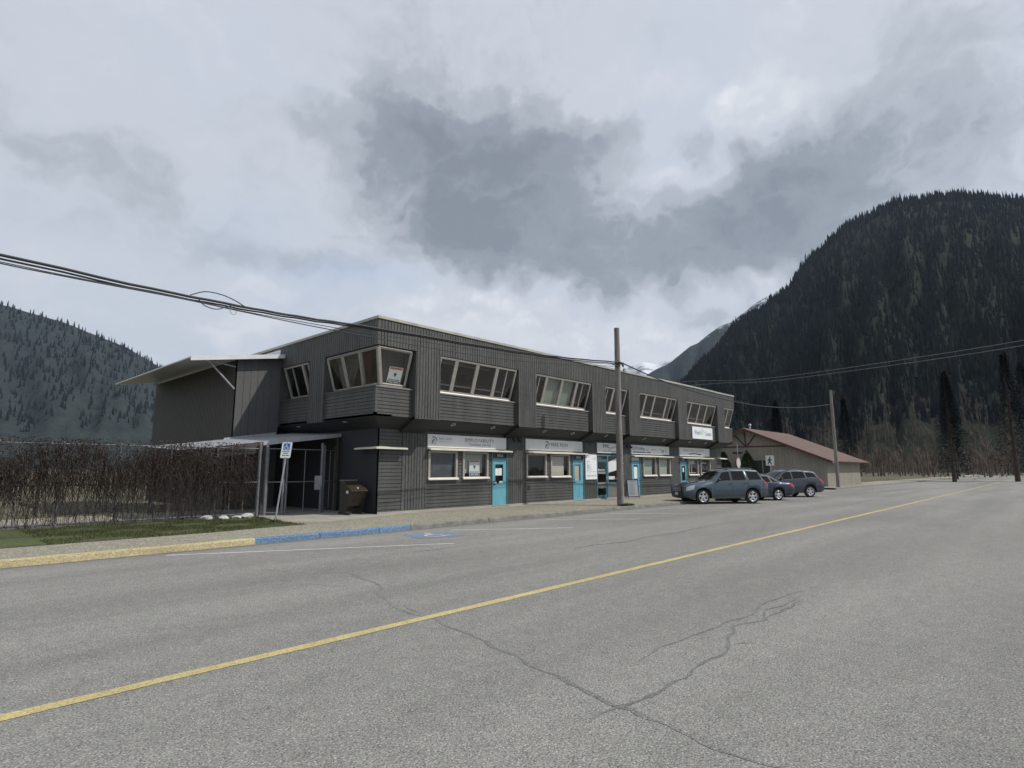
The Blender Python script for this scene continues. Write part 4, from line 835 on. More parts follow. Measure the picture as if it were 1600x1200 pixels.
bars(pn, [(.04, .195, .22, .020), (.08, .135, .14, .022), (.05, .07, .09, .022), (.16, .07, .09, .022)], so+sn*.004, su, sv, M['ink'], th=.001)
mb = MB()
for z in (.015, .465): mb.lathe([(0, .012), (.009, .008), (.01, 0)], 8, so+sn*.004+su*.15+sv*z, sn, su)
mb.build('bolt', M['plastic'], G)
# bear-proof litter bin
K = thing('litter_bin', 'brown metal litter bin with a sloping lid standing at the corner of the building', 'litter bin', (11.2, 18.0, ZS))
x0, x1 = 10.95, 11.58
mb = MB(); side = [(18.42, ZS), (18.10, ZS), (17.93, .42), (17.70, .90), (17.70, .955), (18.32, 1.27), (18.42, 1.27)]
for x in (x0, x1-.02): mb.prism([(x, a, b) for a, b in side], (.02, 0, 0))
mb.prism([(x0+.02, a, b) for a, b in ((18.40, .30), (17.99, .42), (17.72, .90), (17.74, .94), (18.32, 1.24), (18.40, 1.24))], (x1-x0-.04, 0, 0)); mb.build('bin_body', M['bin'], K)
mb = MB(); mb.prism([(x0-.015, a, b) for a, b in ((17.655, .93), (17.66, .965), (18.30, 1.295), (18.44, 1.295), (18.44, 1.275), (18.305, 1.27))], (x1-x0+.03, 0, 0)); L_ = mb.build('lid', M['bin'], K)
mb = MB(); c = V3((11.27, 17.80, 1.045)); mb.lathe([(0, .012), (.035, .01), (.04, 0)], 12, c, (0, -.46, .89), X_); mb.build('lock', M['galv'], L_)
mb = MB(); mb.prism([(x0-.0165, 18.31, 1.293), (x1+.0165, 18.31, 1.293), (x1+.0165, 18.45, 1.30), (x0-.0165, 18.45, 1.30)], (0, 0, .012)); mb.build('hinge_strip', M['galv'], K)
mb = MB(); mb.box(x0-.008, x0-.001, 17.86, 18.0, .86, .95); mb.build('sticker', M['signwhite'], K)
mb = MB(); mb.box(10.93, 11.03, 17.82, 18.45, ZS+.002, ZS+.07); mb.box(11.48, 11.58, 17.82, 18.45, ZS+.002, ZS+.07); mb.build('foot', M['plastic'], K)
# ------------------------------------------------------------------ utility poles and cables
def upole(x, y, h, r0, r1, label, lean=(0, 0)):
    P = thing('utility_pole', label, 'utility pole', (x, y, ZS), group='utility poles along the street'); mb = MB(); n = 14
    pts = [(x+lean[0]*i/n+random.uniform(-.006, .006), y+lean[1]*i/n, ZS-.05+(h+.05)*i/n) for i in range(n+1)]; mb.tube(pts, [r0+(r1-r0)*i/n+random.uniform(-.003, .003) for i in range(n+1)], 16); mb.build('pole_shaft', M['pole'], P)
    return P
P1 = upole(21.86, 13.95, 7.86, .155, .118, 'weathered grey wooden utility pole between the third and fourth shopfronts', (.06, 0))
mb = MB(); mb.box(21.74, 22.10, 13.74, 13.84, 6.32, 6.40); mb.tube([(21.9, 13.72, 6.34), (21.9, 14.2, 6.34)], .02, 6); mb.lathe([(0, 0), (.04, .01), (.05, .06), (.03, .09), (.04, .12), (0, .14)], 12, (22.12, 13.80, 6.22)); mb.lathe([(0, 0), (.04, .01), (.05, .06), (.03, .09), (0, .12)], 12, (21.66, 13.80, 6.12)); mb.tube([(21.66, 13.8, 6.15), (21.5, 13.78, 6.3), (21.75, 13.8, 6.36)], .012, 6); mb.build('pole_bracket', M['plastic'], P1)
mb = MB(); mb.box(22.2, 22.36, 13.78, 13.86, 6.02, 6.16); mb.tube([(22.0, 13.82, 6.3), (22.28, 13.82, 6.16)], .01, 6); mb.build('terminal_box', M['galv'], P1)
mb = MB()
for z, d in ((2.3, 0), (1.9, .05), (3.4, -.04), (1.45, .02)): mb.box(21.83+d, 21.87+d, 13.785, 13.80, z, z+.05)
mb.build('staple', M['galv'], P1)
upole(-14, 13.95, 8.2, .155, .12, 'weathered wooden utility pole far along the street to the left'); upole(56, 13.9, 8.4, .15, .11, 'wooden utility pole beyond the side street')
def cable(label, pts, r, m='cable', n=60, name='overhead_cable', wob=0):
    """smooth curve through the given points"""
    P = [V3(p) for p in pts]; out = []; Q = [P[0]*2-P[1]]+P+[P[-1]*2-P[-2]]; k = max(3, n//(len(P)-1))
    for i in range(1, len(Q)-2):
        for j in range(k):
            t_ = j/k; a, b, c, d = Q[i-1:i+3]
            out.append(.5*((2*b)+(c-a)*t_+(2*a-5*b+4*c-d)*t_*t_+(-a+3*b-3*c+d)*t_**3))
    out.append(P[-1])
    if wob: out = [p+V3((0, 0, wob*math.sin(i*1.9))) for i, p in enumerate(out)]
    mb = MB(); mb.tube(out, r, 6); return tag(mb.build(name, M[m], loc=tuple(P[0])), label, 'cable')
W1 = [(-14, 13.8, 7.6), (-4, 13.95, 5.95), (2, 13.95, 5.60), (5.04, 13.95, 5.555), (7.13, 13.95, 5.60), (9.29, 13.95, 5.71), (14.98, 13.95, 5.91), (18.5, 13.93, 6.12), (21.86, 13.82, 6.40)]
cable('thickest dark cable bundle sagging across the front of the office block', W1, .030, wob=.006)
cable('dark cable lashed just under the thickest cable bundle', [(a, b+.03, c-.055-.01*math.sin(i)) for i, (a, b, c) in enumerate(W1)], .020, wob=.008)
cable('thin cable second below the main bundle, drooping over the roof corner', [(-14, 13.9, 7.4), (-2, 13.95, 5.7), (4.5, 13.95, 5.47), (7.13, 13.95, 5.47), (9.29, 13.95, 5.53), (14.98, 13.95, 5.75), (18.5, 13.95, 6.0), (21.86, 13.84, 6.30)], .010)
cable('lowest thin dark cable drooping below the main bundle', [(-14, 13.9, 7.3), (-2, 13.95, 5.65), (4.5, 13.95, 5.46), (7.13, 13.95, 5.41), (9.29, 13.95, 5.42), (12, 13.95, 5.45), (14.98, 13.95, 5.57), (18.5, 13.95, 5.86), (21.86, 13.84, 6.22)], .013)
cable('small loop of slack cable hanging from the main bundle at the left', [(5.25, 13.93, 5.52), (5.18, 13.93, 5.42), (5.22, 13.93, 5.33), (5.30, 13.93, 5.33), (5.33, 13.93, 5.42), (5.28, 13.93, 5.52)], .006, 'cablelit', 30)
cable('dark arching drop wire joining the main bundle at the left', [(5.5, 13.93, 5.57), (5.25, 13.90, 5.66), (4.95, 13.90, 5.73), (4.6, 13.9, 5.72), (4.3, 13.92, 5.58)], .012)
cable('dark drop wire falling away below the main bundle at the left', [(5.2, 13.93, 5.52), (5.05, 13.90, 5.44), (4.85, 13.9, 5.36), (4.6, 13.9, 5.40), (4.45, 13.92, 5.55)], .012)
cable('dark cable running on from the pole past the right end of the roof', [(21.9, 13.82, 6.42), (24.4, 13.9, 6.17), (27.5, 13.95, 5.93), (33, 13.95, 5.75), (40, 13.95, 5.85), (48, 13.95, 6.4), (56, 13.82, 7.3)], .028)
cable('upper pale wire crossing the dark mountain at the right', [(45, 60, 10.5), (45, 40, 9.3), (45, 22.70, 8.95), (45, 18, 8.60), (45, 13.1, 8.54), (45, 2, 9.1), (45, -6, 9.9)], .020, 'cablelit')
cable('lower pale wire crossing the dark mountain at the right', [(45, 60, 10.0), (45, 40, 8.9), (45, 20.73, 8.54), (45, 17, 8.33), (45, 13.1, 8.30), (45, 2, 8.8), (45, -6, 9.6)], .020, 'cablelit')

# ------------------------------------------------------------------ sandwich board
Q = thing('sandwich_board', 'grey sandwich board covered in fine print standing on the pavement right of the pole', 'sandwich board', (27.75, 16.95, ZS), R(-42), local=True)
def leaf(sy):
    a = R(13)*sy; U = X_; V = V3((0, math.sin(a)*-1, math.cos(a))); N = V3((0, -math.cos(a)*sy*1.0, -math.sin(a)*sy*sy)); O = V3((-.31, -.25*sy, .02)); Nn = V3((0, -sy*math.cos(R(13)), math.sin(R(13))))
    V = V3((0, sy*math.sin(R(13)), math.cos(R(13)))); mb = MB()
    mb.obox(O, U, V, Nn, .035, 1.0, .025); mb.obox(O+U*.585, U, V, Nn, .035, 1.0, .025); mb.obox(O+U*.035+V*.965, U, V, Nn, .55, .035, .025); mb.obox(O+U*.035+V*.06, U, V, Nn, .55, .035, .025); f = mb.build('board_frame', M['plastic'], Q)
    mb = MB(); mb.obox(O+U*.035+V*.095+Nn*.004, U, V, Nn, .55, .87, .012); mb.build('board_panel', mat('grey_notice_card', (.36, .37, .42), .5, var=.05), f)
    return O+U*.035+V*.095+Nn*.017, U, V
o, u_, v_ = leaf(1); rr = random.Random(9); bars(Q, [(.12, .78, .32, .05)]+[(.06+rr.uniform(0, .02), .08+i*.062, rr.uniform(.22, .42), .018) for i in range(11)], o, u_, v_, M['inkgrey']); leaf(-1)

# ------------------------------------------------------------------ person carrying a white box at the entrance
PR = thing('person', 'person in black trousers and maroon top carrying a white box behind the pole', 'person', (26.2, 16.78, ZS), R(158), local=True)
def skin_body(name, verts, edges, radii, m, parent, root=0, sub=2):
    me = bpy.data.meshes.new(name); me.from_pydata(verts, edges, []); o = bpy.data.objects.new(name, me); COL.objects.link(o)
    md = o.modifiers.new('s', 'SKIN'); 
    for i, r in enumerate(radii):
        sv_ = me.skin_vertices[0].data[i]; sv_.radius = r if isinstance(r, tuple) else (r, r); sv_.use_root = (i == root)
    md.use_smooth_shade = True; o.modifiers.new('d', 'SUBSURF').levels = sub
    dg = bpy.context.evaluated_depsgraph_get(); ev = bpy.data.meshes.new_from_object(o.evaluated_get(dg)); bpy.data.objects.remove(o); ev.materials.clear(); ev.materials.append(m)
    ev.polygons.foreach_set('use_smooth', [True]*len(ev.polygons)); q = bpy.data.objects.new(name, ev); COL.objects.link(q); q.parent = parent; return q
# local frame: x forward, y left, z up
bv = [(0, 0, .95), (0, 0, 1.12), (0, 0, 1.30), (0, 0, 1.42), (.01, 0, 1.50), (.02, 0, 1.60), (.02, 0, 1.66), (0, .17, 1.40), (.05, .22, 1.14), (.27, .15, 1.06), (0, -.17, 1.40), (.05, -.22, 1.14), (.27, -.15, 1.06),
      (0, .09, .88), (.05, .10, .50), (-.02, .11, .09), (.10, .12, .05), (0, -.09, .88), (-.10, -.10, .50), (-.16, -.10, .09), (-.04, -.11, .05), (.33, .13, 1.05), (.33, -.13, 1.05)]
be = [(0, 1), (1, 2), (2, 3), (3, 4), (4, 5), (5, 6), (3, 7), (7, 8), (8, 9), (3, 10), (10, 11), (11, 12), (0, 13), (13, 14), (14, 15), (15, 16), (0, 17), (17, 18), (18, 19), (19, 20), (9, 21), (12, 22)]
br = [(.12, .09), (.11, .085), (.14, .10), (.11, .08), .05, .085, .09, .058, .042, .03, .058, .042, .03, .09, .06, .042, .035, .09, .06, .042, .035, .035, .035]
skin_body('body', bv, be, br, M['skin'], PR)
mt = bpy.data.objects[-1] if 0 else None
jv = [(0, 0, .80), (0, 0, 1.12), (0, 0, 1.30), (0, 0, 1.43), (0, .17, 1.40), (.05, .225, 1.14), (.24, .16, 1.065), (0, -.17, 1.40), (.05, -.225, 1.14), (.24, -.16, 1.065)]
skin_body('jacket', jv, [(0, 1), (1, 2), (2, 3), (3, 4), (4, 5), (5, 6), (3, 7), (7, 8), (8, 9)], [(.19, .145), (.17, .13), (.17, .13), (.11, .09), .072, .056, .044, .072, .056, .044], M['jacket'], PR)
tv = [(0, 0, 1.05), (0, .09, .87), (.05, .10, .50), (-.02, .11, .13), (0, -.09, .87), (-.10, -.10, .50), (-.16, -.10, .13)]
skin_body('trousers', tv, [(0, 1), (1, 2), (2, 3), (0, 4), (4, 5), (5, 6)], [(.16, .12), .105, .075, .06, .105, .075, .06], M['cloth'], PR)
for sy, x, y in ((1, -.02, .11), (-1, -.16, -.10)):
    skin_body('shoe', [(x-.05, y, .05), (x+.05, y, .055), (x+.17, y+.01, .035)], [(0, 1), (1, 2)], [.05, .05, .035], M['cloth'], PR, sub=1)
skin_body('hair', [(-.02, 0, 1.60), (-.01, 0, 1.70), (.05, 0, 1.735)], [(0, 1), (1, 2)], [.085, .095, .06], M['hair'], PR)
fm = MB()
for sy in (-1, 1):
    fm.lathe([(0, .008), (.010, .004), (.012, 0)], 8, (.108, .032*sy, 1.645), (1, 0, 0), Y_)
fm.build('eyes', M['ink'], PR); fm = MB(); fm.prism([(.10, -.012, 1.605), (.10, .012, 1.605), (.105, 0, 1.65)], (.025, 0, -.005)); fm.build('nose', M['skin'], PR)
for sy in (-1, 1):      # four fingers and a thumb round the edge of the box
    fm = MB()
    for k, ln in enumerate((.062, .070, .066, .052)):
        b0 = V3((.355+.0, sy*(.13), 1.075-k*.021)); fm.tube([b0, b0+V3((ln*.5, -sy*.006, 0)), b0+V3((ln*.85, -sy*.022, 0)), b0+V3((ln*.95, -sy*.038, 0))], [.0095, .009, .008, .006], 6)
    b0 = V3((.335, sy*.125, 1.085)); fm.tube([b0, b0+V3((.02, -sy*.02, .025)), b0+V3((.045, -sy*.04, .035))], [.011, .010, .008], 6); fm.build('hand', M['skin'], PR)
BXo = thing('carried_box', 'open white box held in front of the person at the entrance', 'box', (26.2, 16.78, ZS+1.03), R(158), local=True)
mb = MB(); mb.box(.34, .70, -.115, .115, 0, .012); mb.box(.34, .35, -.115, .115, .012, .16); mb.box(.69, .70, -.115, .115, .012, .16); mb.box(.35, .69, -.115, -.105, .012, .16); mb.box(.35, .69, .105, .115, .012, .16); mb.build('box_body', M['paper'], BXo)
# ------------------------------------------------------------------ vehicles
def interp(tab, x):
    if x <= tab[0][0]: return tab[0][1]
    for (a, b), (c, d) in zip(tab[:-1], tab[1:]):
        if x <= c:
            u = (x-a)/(c-a); return b+(d-b)*u
    return tab[-1][1]
def smooth_interp(tab, x, r=.07):
    return sum(interp(tab, x+r*k)*w_ for k, w_ in ((-1, .25), (0, .5), (1, .25)))
class Car:
    """body shell lofted from profile tables; s = distance back from the nose, local x forward"""
    def __init__(c, sp): c.sp = sp
    def ring(c, s):
        p = c.sp; L = p['L']; s = min(max(s, 0), L); top = smooth_interp(p['top'], s); belt = min(smooth_interp(p['belt'], s), top-.012); hw = smooth_interp(p['hw'], s, .05); tw = smooth_interp(p['tw'], s, .05)
        zb = interp(p['bot'], s); arch = 0
        for xw in p['ax']:
            d = abs(s-xw)
            if d < p['ar']: arch = max(arch, p['wr']+math.sqrt(p['ar']**2-d*d))
        z0 = max(zb, arch); sh = max(z0+.05, belt-.16); mid = max(z0+.03, .52*(zb+.10)+.48*.62); mid = min(mid, sh-.01); cx = p['L']/2-s
        fl = 0
        for xw in p['ax']:
            d = abs(s-xw); fl = max(fl, .028*max(0, 1-(max(0, d-p['ar']+.02)/.10)**2) if d > p['ar']-.12 else .028)
        f2 = p.get('flare', 1)*fl
        crown = .05 if top-belt < .2 else .035
        P = [(0, zb), (hw*.74, zb), (hw*.76, z0 if arch else zb), (hw*.97+f2, z0), (hw+f2, mid), (hw*.995+f2*.3, sh), (hw*.955, belt), (max(tw, .01), top-.055 if top-belt > .2 else (top-belt)*.6+belt), (tw*.86, top-.012), (tw*.45, top+crown*.28), (0, top+crown*.4)]
        return [V3((cx, y, z)) for y, z in P]
    def surf(c, s, k, side=1, off=0):
        r = c.ring(s); i = min(int(k), len(r)-2); u = k-i; p = r[i].lerp(r[i+1], u); r2 = c.ring(s+.03); q = r2[i].lerp(r2[i+1], u); t1 = (q-p) if s < c.sp['L']-.05 else p-c.ring(s-.03)[i].lerp(c.ring(s-.03)[i+1], u); t2 = r[i+1]-r[i]
        n = t2.cross(t1); n = n.normalized() if n.length > 1e-8 else V3((0, 1, 0))
        if n.dot(V3((0, p.y, p.z-.6))) < 0: n = -n
        p = p+n*off; return V3((p.x, p.y*side, p.z))
    def patch(c, mb, sb0, sb1, st0, st1, k0, k1, side=1, off=.008, nu=10, nv=5):
        rows = []
        for i in range(nu+1):
            u = i/nu; row = []
            for j in range(nv+1):
                v = j/nv; s = (sb0+(sb1-sb0)*u)*(1-v)+(st0+(st1-st0)*u)*v; row.append(c.surf(s, k0+(k1-k0)*v, side, off))
            rows.append(row)
        mb.grid(rows)
def build_car(name, label, cat, sp, loc, heading, paint, group=None):
    T_ = thing(name, label, cat, loc, heading, group, local=True); c = Car(sp); L = sp['L']; n = int(L/.045); ss = sorted(set([L*i/n for i in range(n+1)]+[a+s_*sp['ar']*k for a in sp['ax'] for s_ in (-1, 1) for k in (1.001, .995, .97, .9)]))
    mb = MB(); rows = []
    for s in ss:
        r = c.ring(s); rows.append([V3((p.x, -p.y, p.z)) for p in r[:0:-1]]+r)
    w_ = len(rows[0]); h = w_//2
    mb.grid(rows, mfun=lambda i, j: 1 if min(abs(j-h), abs(j+1-h)) <= 1 and max(abs(j-h), abs(j+1-h)) <= 2 else (1 if (max(abs(j-h), abs(j+1-h)) == 3) else 0))
    mb.face(rows[0], 0); mb.face(rows[-1][::-1], 0); mb.build('body', [M[paint], M['under']], T_)
    for nm, args in sp['glass']:
        for sd in ((1, -1) if nm == 'side_window' else (1,)):
            q = MB(); q2 = MB()
            if nm == 'side_window':
                c.patch(q2, *[a+(-.062 if i in (0, 2) else .062) for i, a in enumerate(args[:4])], args[4]-.06, args[5]+.05, sd, .004); c.patch(q, *args, sd, .010)
                o = q.build('side_window', M['tint'], T_); q2.build('window_seal', M['plastic'], o)
            else:
                for s2 in (1, -1): c.patch(q, *args, s2, .010)
                q.build(nm, M['tint'], T_)
    for sd in (1, -1):
        q = MB(); c.patch(q, *sp['head'], sd, .010); q.build('headlight', M['lampclear'], T_)
        q = MB(); c.patch(q, *sp['tail'], sd, .012); q.build('tail_light', M['lampred'], T_)
        q = MB(); ms, mz = sp['mirror']; b = c.surf(ms, 6.1, sd, 0); q.lathe([(0, -.09), (.05, -.08), (.075, -.02), (.07, .04), (0, .07)], 10, b+V3((0, sd*.12, .07)), (0, sd, .1), (1, 0, 0)); q.tube([b, b+V3((0, sd*.08, .04))], .02, 6); q.build('mirror', M['plastic'], T_)
        for hs in sp['handles']:
            q = MB(); b = c.surf(hs, 5.35, sd, .012); q.tube([b+V3((-.09, 0, 0)), b+V3((-.05, sd*.025, .005)), b+V3((.05, sd*.025, .005)), b+V3((.09, 0, 0))], .014, 6); q.build('door_handle', M['plastic'], T_)
        for ds in sp['seams']:
            q = MB(); q.grid([[c.surf(ds+d, k, sd, .002) for k in (4.0, 4.5, 5, 5.5, 6)] for d in (-.006, .006)]); q.build('door_seam', M['under'], T_)
        if sp.get('rail'):
            q = MB(); a, b = sp['rail']; pts = [c.surf(a+(b-a)*i/8, 7.35, sd, .075 if 0 < i < 8 else .0) for i in range(9)]; q.tube(pts, .022, 6); q.build('roof_rail', M['plastic'], T_)
        if sp.get('mould'):
            q = MB(); c.patch(q, sp['ax'][0]+sp['ar']+.05, sp['ax'][1]-sp['ar']-.05, sp['ax'][0]+sp['ar']+.05, sp['ax'][1]-sp['ar']-.05, 3.05, 3.5, sd, .006); q.build('sill_moulding', M['plastic'], T_)
    # nose and tail
    hwf = sp['hw'][0][1]; q = MB(); z0, z1 = sp['grille']; q.box(L/2-.02, L/2+.02, -hwf*.62, hwf*.62, z0, z1)
    gr = q.build('grille', M['plastic'], T_); q = MB()
    for i in range(3): q.box(L/2+.02, L/2+.032, -hwf*.58, hwf*.58, z0+.03+i*(z1-z0)/3.2, z0+.06+i*(z1-z0)/3.2)
    q.build('grille_bar', M['chrome'], gr)
    q = MB(); zb0, zb1 = sp['bumper']; pr = [(-hwf*1.02, -.20), (-hwf*.9, .0), (-hwf*.5, .05), (0, .065), (hwf*.5, .05), (hwf*.9, 0), (hwf*1.02, -.20)]
    q.grid([[V3((L/2+x, y, z)) for y, x in pr] for z in (zb0, (zb0+zb1)/2, zb1)]+[[V3((L/2+x-.08, y*.97, zb1+.02)) for y, x in pr]], mi=0); q.grid([[V3((L/2+x-.1, y, zb0)) for y, x in pr], [V3((L/2+x, y, zb0)) for y, x in pr]], mi=0); q.build('bumper', M[sp['bmat']], T_)
    q = MB(); q.grid([[V3((-L/2-x, y, z)) for y, x in pr] for z in (zb0+.05, (zb0+zb1)/2+.04, zb1+.04)]+[[V3((-L/2-x+.08, y*.97, zb1+.05)) for y, x in pr]]); q.build('bumper', M[paint], T_)
    q = MB(); q.box(L/2+.066, L/2+.075, -.15, .15, zb0+.12, zb0+.27); q.build('licence_plate', M['plate'], T_); q = MB(); q.box(-L/2-.075, -L/2-.066, -.15, .15, zb1-.02, zb1+.13); q.build('licence_plate', M['plate'], T_)
    # wheels
    wr = sp['wr']; first = None
    for a in sp['ax']:
        for sd in (1, -1):
            pos = (L/2-a, sd*(sp['track']/2), wr)
            if first is None:
                wl = MB(); wl.lathe([(wr*.66, -.10), (wr*.80, -.105), (wr*.95, -.09), (wr, -.06), (wr, .06), (wr*.95, .09), (wr*.80, .105), (wr*.66, .10)], 32, (0, 0, 0), (0, 1, 0), X_); first = wl.build('wheel', M['tyre'], T_)
                d = MB(); d.lathe([(wr*.66, -.06), (0, -.06)], 24, (0, 0, 0), (0, 1, 0), X_); d.lathe([(wr*.66, .03), (0, .03)], 24, (0, 0, 0), (0, 1, 0), X_); d.build('brake_disc', M['under'], first)
                rm = MB(); rm.lathe([(wr*.68, .09), (wr*.66, .105), (wr*.60, .10), (wr*.58, .06)], 32, (0, 0, 0), (0, 1, 0), X_); rm.lathe([(0, .095), (wr*.12, .09), (wr*.17, .075), (wr*.17, .04)], 16, (0, 0, 0), (0, 1, 0), X_)
                for k in range(sp['spokes']):
                    an = 2*math.pi*k/sp['spokes']+.3; u_ = V3((math.cos(an), 0, math.sin(an))); v_ = V3((-math.sin(an), 0, math.cos(an))); sw = wr*(.14 if sp['spokes'] == 5 else .09)
                    A0 = u_*wr*.12; B0 = u_*wr*.61; rm.prism([A0-v_*sw*.8+Y_*.05, A0+v_*sw*.8+Y_*.05, B0+v_*sw*1.25+Y_*.06, B0-v_*sw*1.25+Y_*.06], (0, .035, 0))
                rm.build('rim', M['rim'], first); w0 = first
            else:
                w0 = copy_tree(first, T_)
            w0.location = pos; w0.rotation_euler = (0, 0, 0 if sd == 1 else math.pi)
    return T_
M['tint'] = glass('tinted_car_glass', .12, 1.5, .0)
SUV = dict(L=4.43, wr=.352, ar=.43, ax=(.90, 3.52), track=1.56, flare=1.5, spokes=5, bmat='plastic', mould=False,
  top=[(0, .84), (.06, .93), (.35, 1.01), (.8, 1.06), (1.22, 1.12), (1.30, 1.14), (1.95, 1.60), (2.15, 1.665), (2.6, 1.70), (3.3, 1.70), (3.9, 1.665), (4.0, 1.64), (4.30, 1.16), (4.36, 1.02), (4.43, .95)],
  belt=[(0, .80), (.3, .92), (1.2, 1.05), (2, 1.08), (3.2, 1.11), (4.2, 1.13), (4.36, 1.0), (4.43, .9)],
  hw=[(0, .70), (.12, .80), (.4, .87), (1, .89), (3.6, .89), (4.2, .86), (4.43, .80)], tw=[(0, .62), (.3, .72), (1.2, .74), (1.95, .66), (2.2, .64), (3.6, .64), (4.0, .63), (4.30, .70), (4.43, .70)],
  bot=[(0, .36), (.3, .24), (1, .27), (3.4, .27), (4.1, .32), (4.43, .42)],
  glass=[('windscreen', (1.40, 1.40, 1.93, 1.93, 8.0, 9.98)) if 0 else ('windscreen', (1.36, 1.90, 1.36, 1.90, 7.25, 10)), ('rear_window', (4.03, 4.26, 4.03, 4.26, 7.25, 10)),
    ('side_window', (1.62, 2.40, 2.02, 2.40, 6.10, 6.88)), ('side_window', (2.50, 3.22, 2.50, 3.14, 6.10, 6.88)), ('side_window', (3.40, 4.12, 3.32, 3.93, 6.10, 6.88))],
  head=(.07, .42, .10, .50, 4.75, 5.85), tail=(4.17, 4.38, 4.17, 4.34, 5.2, 6.25), mirror=(1.72, 1.1), handles=(2.35, 3.18), seams=(1.32, 2.44, 3.3), rail=(2.2, 3.85), grille=(.60, .84), bumper=(.30, .60))
SED = dict(L=4.75, wr=.315, ar=.385, ax=(.92, 3.68), track=1.54, flare=.8, spokes=5, bmat='sedanpaint',
  top=[(0, .68), (.08, .74), (.5, .84), (1.35, .95), (2.2, 1.36), (2.5, 1.42), (3.1, 1.42), (3.4, 1.37), (4.0, 1.03), (4.1, 1.0), (4.6, .97), (4.68, .88), (4.75, .8)],
  belt=[(0, .64), (.5, .78), (1.3, .88), (2.5, .92), (3.9, .95), (4.6, .92), (4.75, .76)], hw=[(0, .66), (.15, .78), (.5, .86), (1, .89), (3.9, .89), (4.5, .84), (4.75, .76)], tw=[(0, .6), (.5, .74), (1.3, .74), (2.3, .60), (3.2, .60), (4.05, .70), (4.75, .68)],
  bot=[(0, .30), (.3, .20), (1, .21), (3.8, .21), (4.4, .26), (4.75, .36)],
  glass=[('windscreen', (1.45, 2.12, 1.45, 2.12, 7.3, 10)), ('rear_window', (3.42, 3.93, 3.42, 3.93, 7.3, 10)), ('side_window', (1.75, 2.55, 2.2, 2.55, 6.12, 6.85)), ('side_window', (2.65, 3.30, 2.65, 3.22, 6.12, 6.85)), ('side_window', (3.38, 3.80, 3.30, 3.36, 6.14, 6.80))],
  head=(.07, .45, .10, .5, 4.9, 5.8), tail=(4.42, 4.70, 4.45, 4.66, 5.0, 6.0), mirror=(1.85, .9), handles=(2.45, 3.3), seams=(1.45, 2.6, 3.42), grille=(.46, .60), bumper=(.24, .50))
CRO = dict(L=4.60, wr=.345, ar=.42, ax=(.90, 3.60), track=1.58, flare=1.0, spokes=5, bmat='plastic',
  top=[(0, .80), (.06, .88), (.5, 1.0), (1.2, 1.08), (2.0, 1.56), (2.3, 1.64), (3.0, 1.67), (3.8, 1.62), (4.1, 1.56), (4.45, 1.12), (4.6, .95)],
  belt=[(0, .76), (.5, .92), (1.3, 1.0), (2.6, 1.05), (3.8, 1.14), (4.3, 1.12), (4.6, .88)], hw=[(0, .68), (.15, .80), (.5, .88), (1, .91), (3.8, .91), (4.4, .85), (4.6, .78)], tw=[(0, .6), (.5, .74), (1.3, .74), (2.1, .64), (3.8, .62), (4.45, .70), (4.6, .68)],
  bot=[(0, .34), (.3, .24), (1, .26), (3.7, .26), (4.3, .30), (4.6, .42)],
  glass=[('windscreen', (1.32, 1.95, 1.32, 1.95, 7.25, 10)), ('rear_window', (4.14, 4.40, 4.14, 4.40, 7.25, 10)), ('side_window', (1.55, 2.48, 2.05, 2.48, 6.1, 6.86)), ('side_window', (2.56, 3.38, 2.56, 3.34, 6.1, 6.86)), ('side_window', (3.46, 4.15, 3.42, 3.95, 6.14, 6.8))],
  head=(.07, .5, .10, .55, 4.85, 5.8), tail=(4.20, 4.52, 4.25, 4.50, 5.2, 6.2), mirror=(1.75, 1.1), handles=(2.4, 3.3), seams=(1.4, 2.52, 3.45), rail=(2.3, 4.0), grille=(.56, .80), bumper=(.28, .56))
def park(fn, name, label, cat, sp, near_front, hd, paint):
    a = R(hd); fw = V3((math.cos(a), math.sin(a), 0)); lf = V3((-fw.y, fw.x, 0)); c = V3((*near_front, 0))-lf*(sp['track']/2)-fw*(sp['L']/2-sp['ax'][0]); return build_car(name, label, cat, sp, (c.x, c.y, 0), a, paint, 'cars parked nose to the kerb')
park(0, 'parked_suv', 'slate blue boxy SUV with roof rails parked nose to the kerb beside the office block', 'car', SUV, (27.25, 12.74), 143, 'suvpaint')
a = R(143); park(0, 'parked_sedan', 'dark navy saloon car parked between the slate blue SUV and the grey crossover', 'car', SED, (33.22+2.76*math.cos(a), 11.25+2.76*math.sin(a)), 143, 'sedanpaint')
park(0, 'parked_crossover', 'dark grey crossover with a pale shiny roof line parked beyond the navy saloon', 'car', CRO, (36.3, 12.85), 140, 'crosspaint')

# ------------------------------------------------------------------ house across the side street
H = thing('gabled_house', 'beige gabled hall with a rusty red roof and brown timber truss across the side street', 'house', (58, 22.3, 0))
hx = 58; ry, rz = 22.35, 5.55; sl = .42; yl, yr = 30.5, 15.2; zz = lambda y: rz-abs(y-ry)*sl
mb = MB(); y = yr
while y < yl-1e-6:
    e = min(yl, y+.32); zt0, zt1 = zz(y+.008), zz(e-.008); pts = [(hx, y+.008, 0), (hx, e-.008, 0), (hx, e-.008, zt1)]+([(hx, ry, rz)] if y < ry < e else [])+[(hx, y+.008, zt0)]
    mb.prism(pts, (.05, 0, 0)); y = e
mb.prism([(hx+.025, yr, 0), (hx+.025, yl, 0), (hx+.025, yl, zz(yl)), (hx+.025, ry, rz), (hx+.025, yr, zz(yr))], (12, 0, 0)); mb.build('wall', M['housewall'], H)
mb = MB(); e = .75; oy = .7
for sgn, yy in ((1, yl+oy), (-1, yr-oy)):
    mb.prism([(hx-e, ry, rz+.06), (hx-e, yy, zz(yy)+.06), (hx-e, yy, zz(yy)+.14), (hx-e, ry, rz+.15)], (13.6, 0, 0))
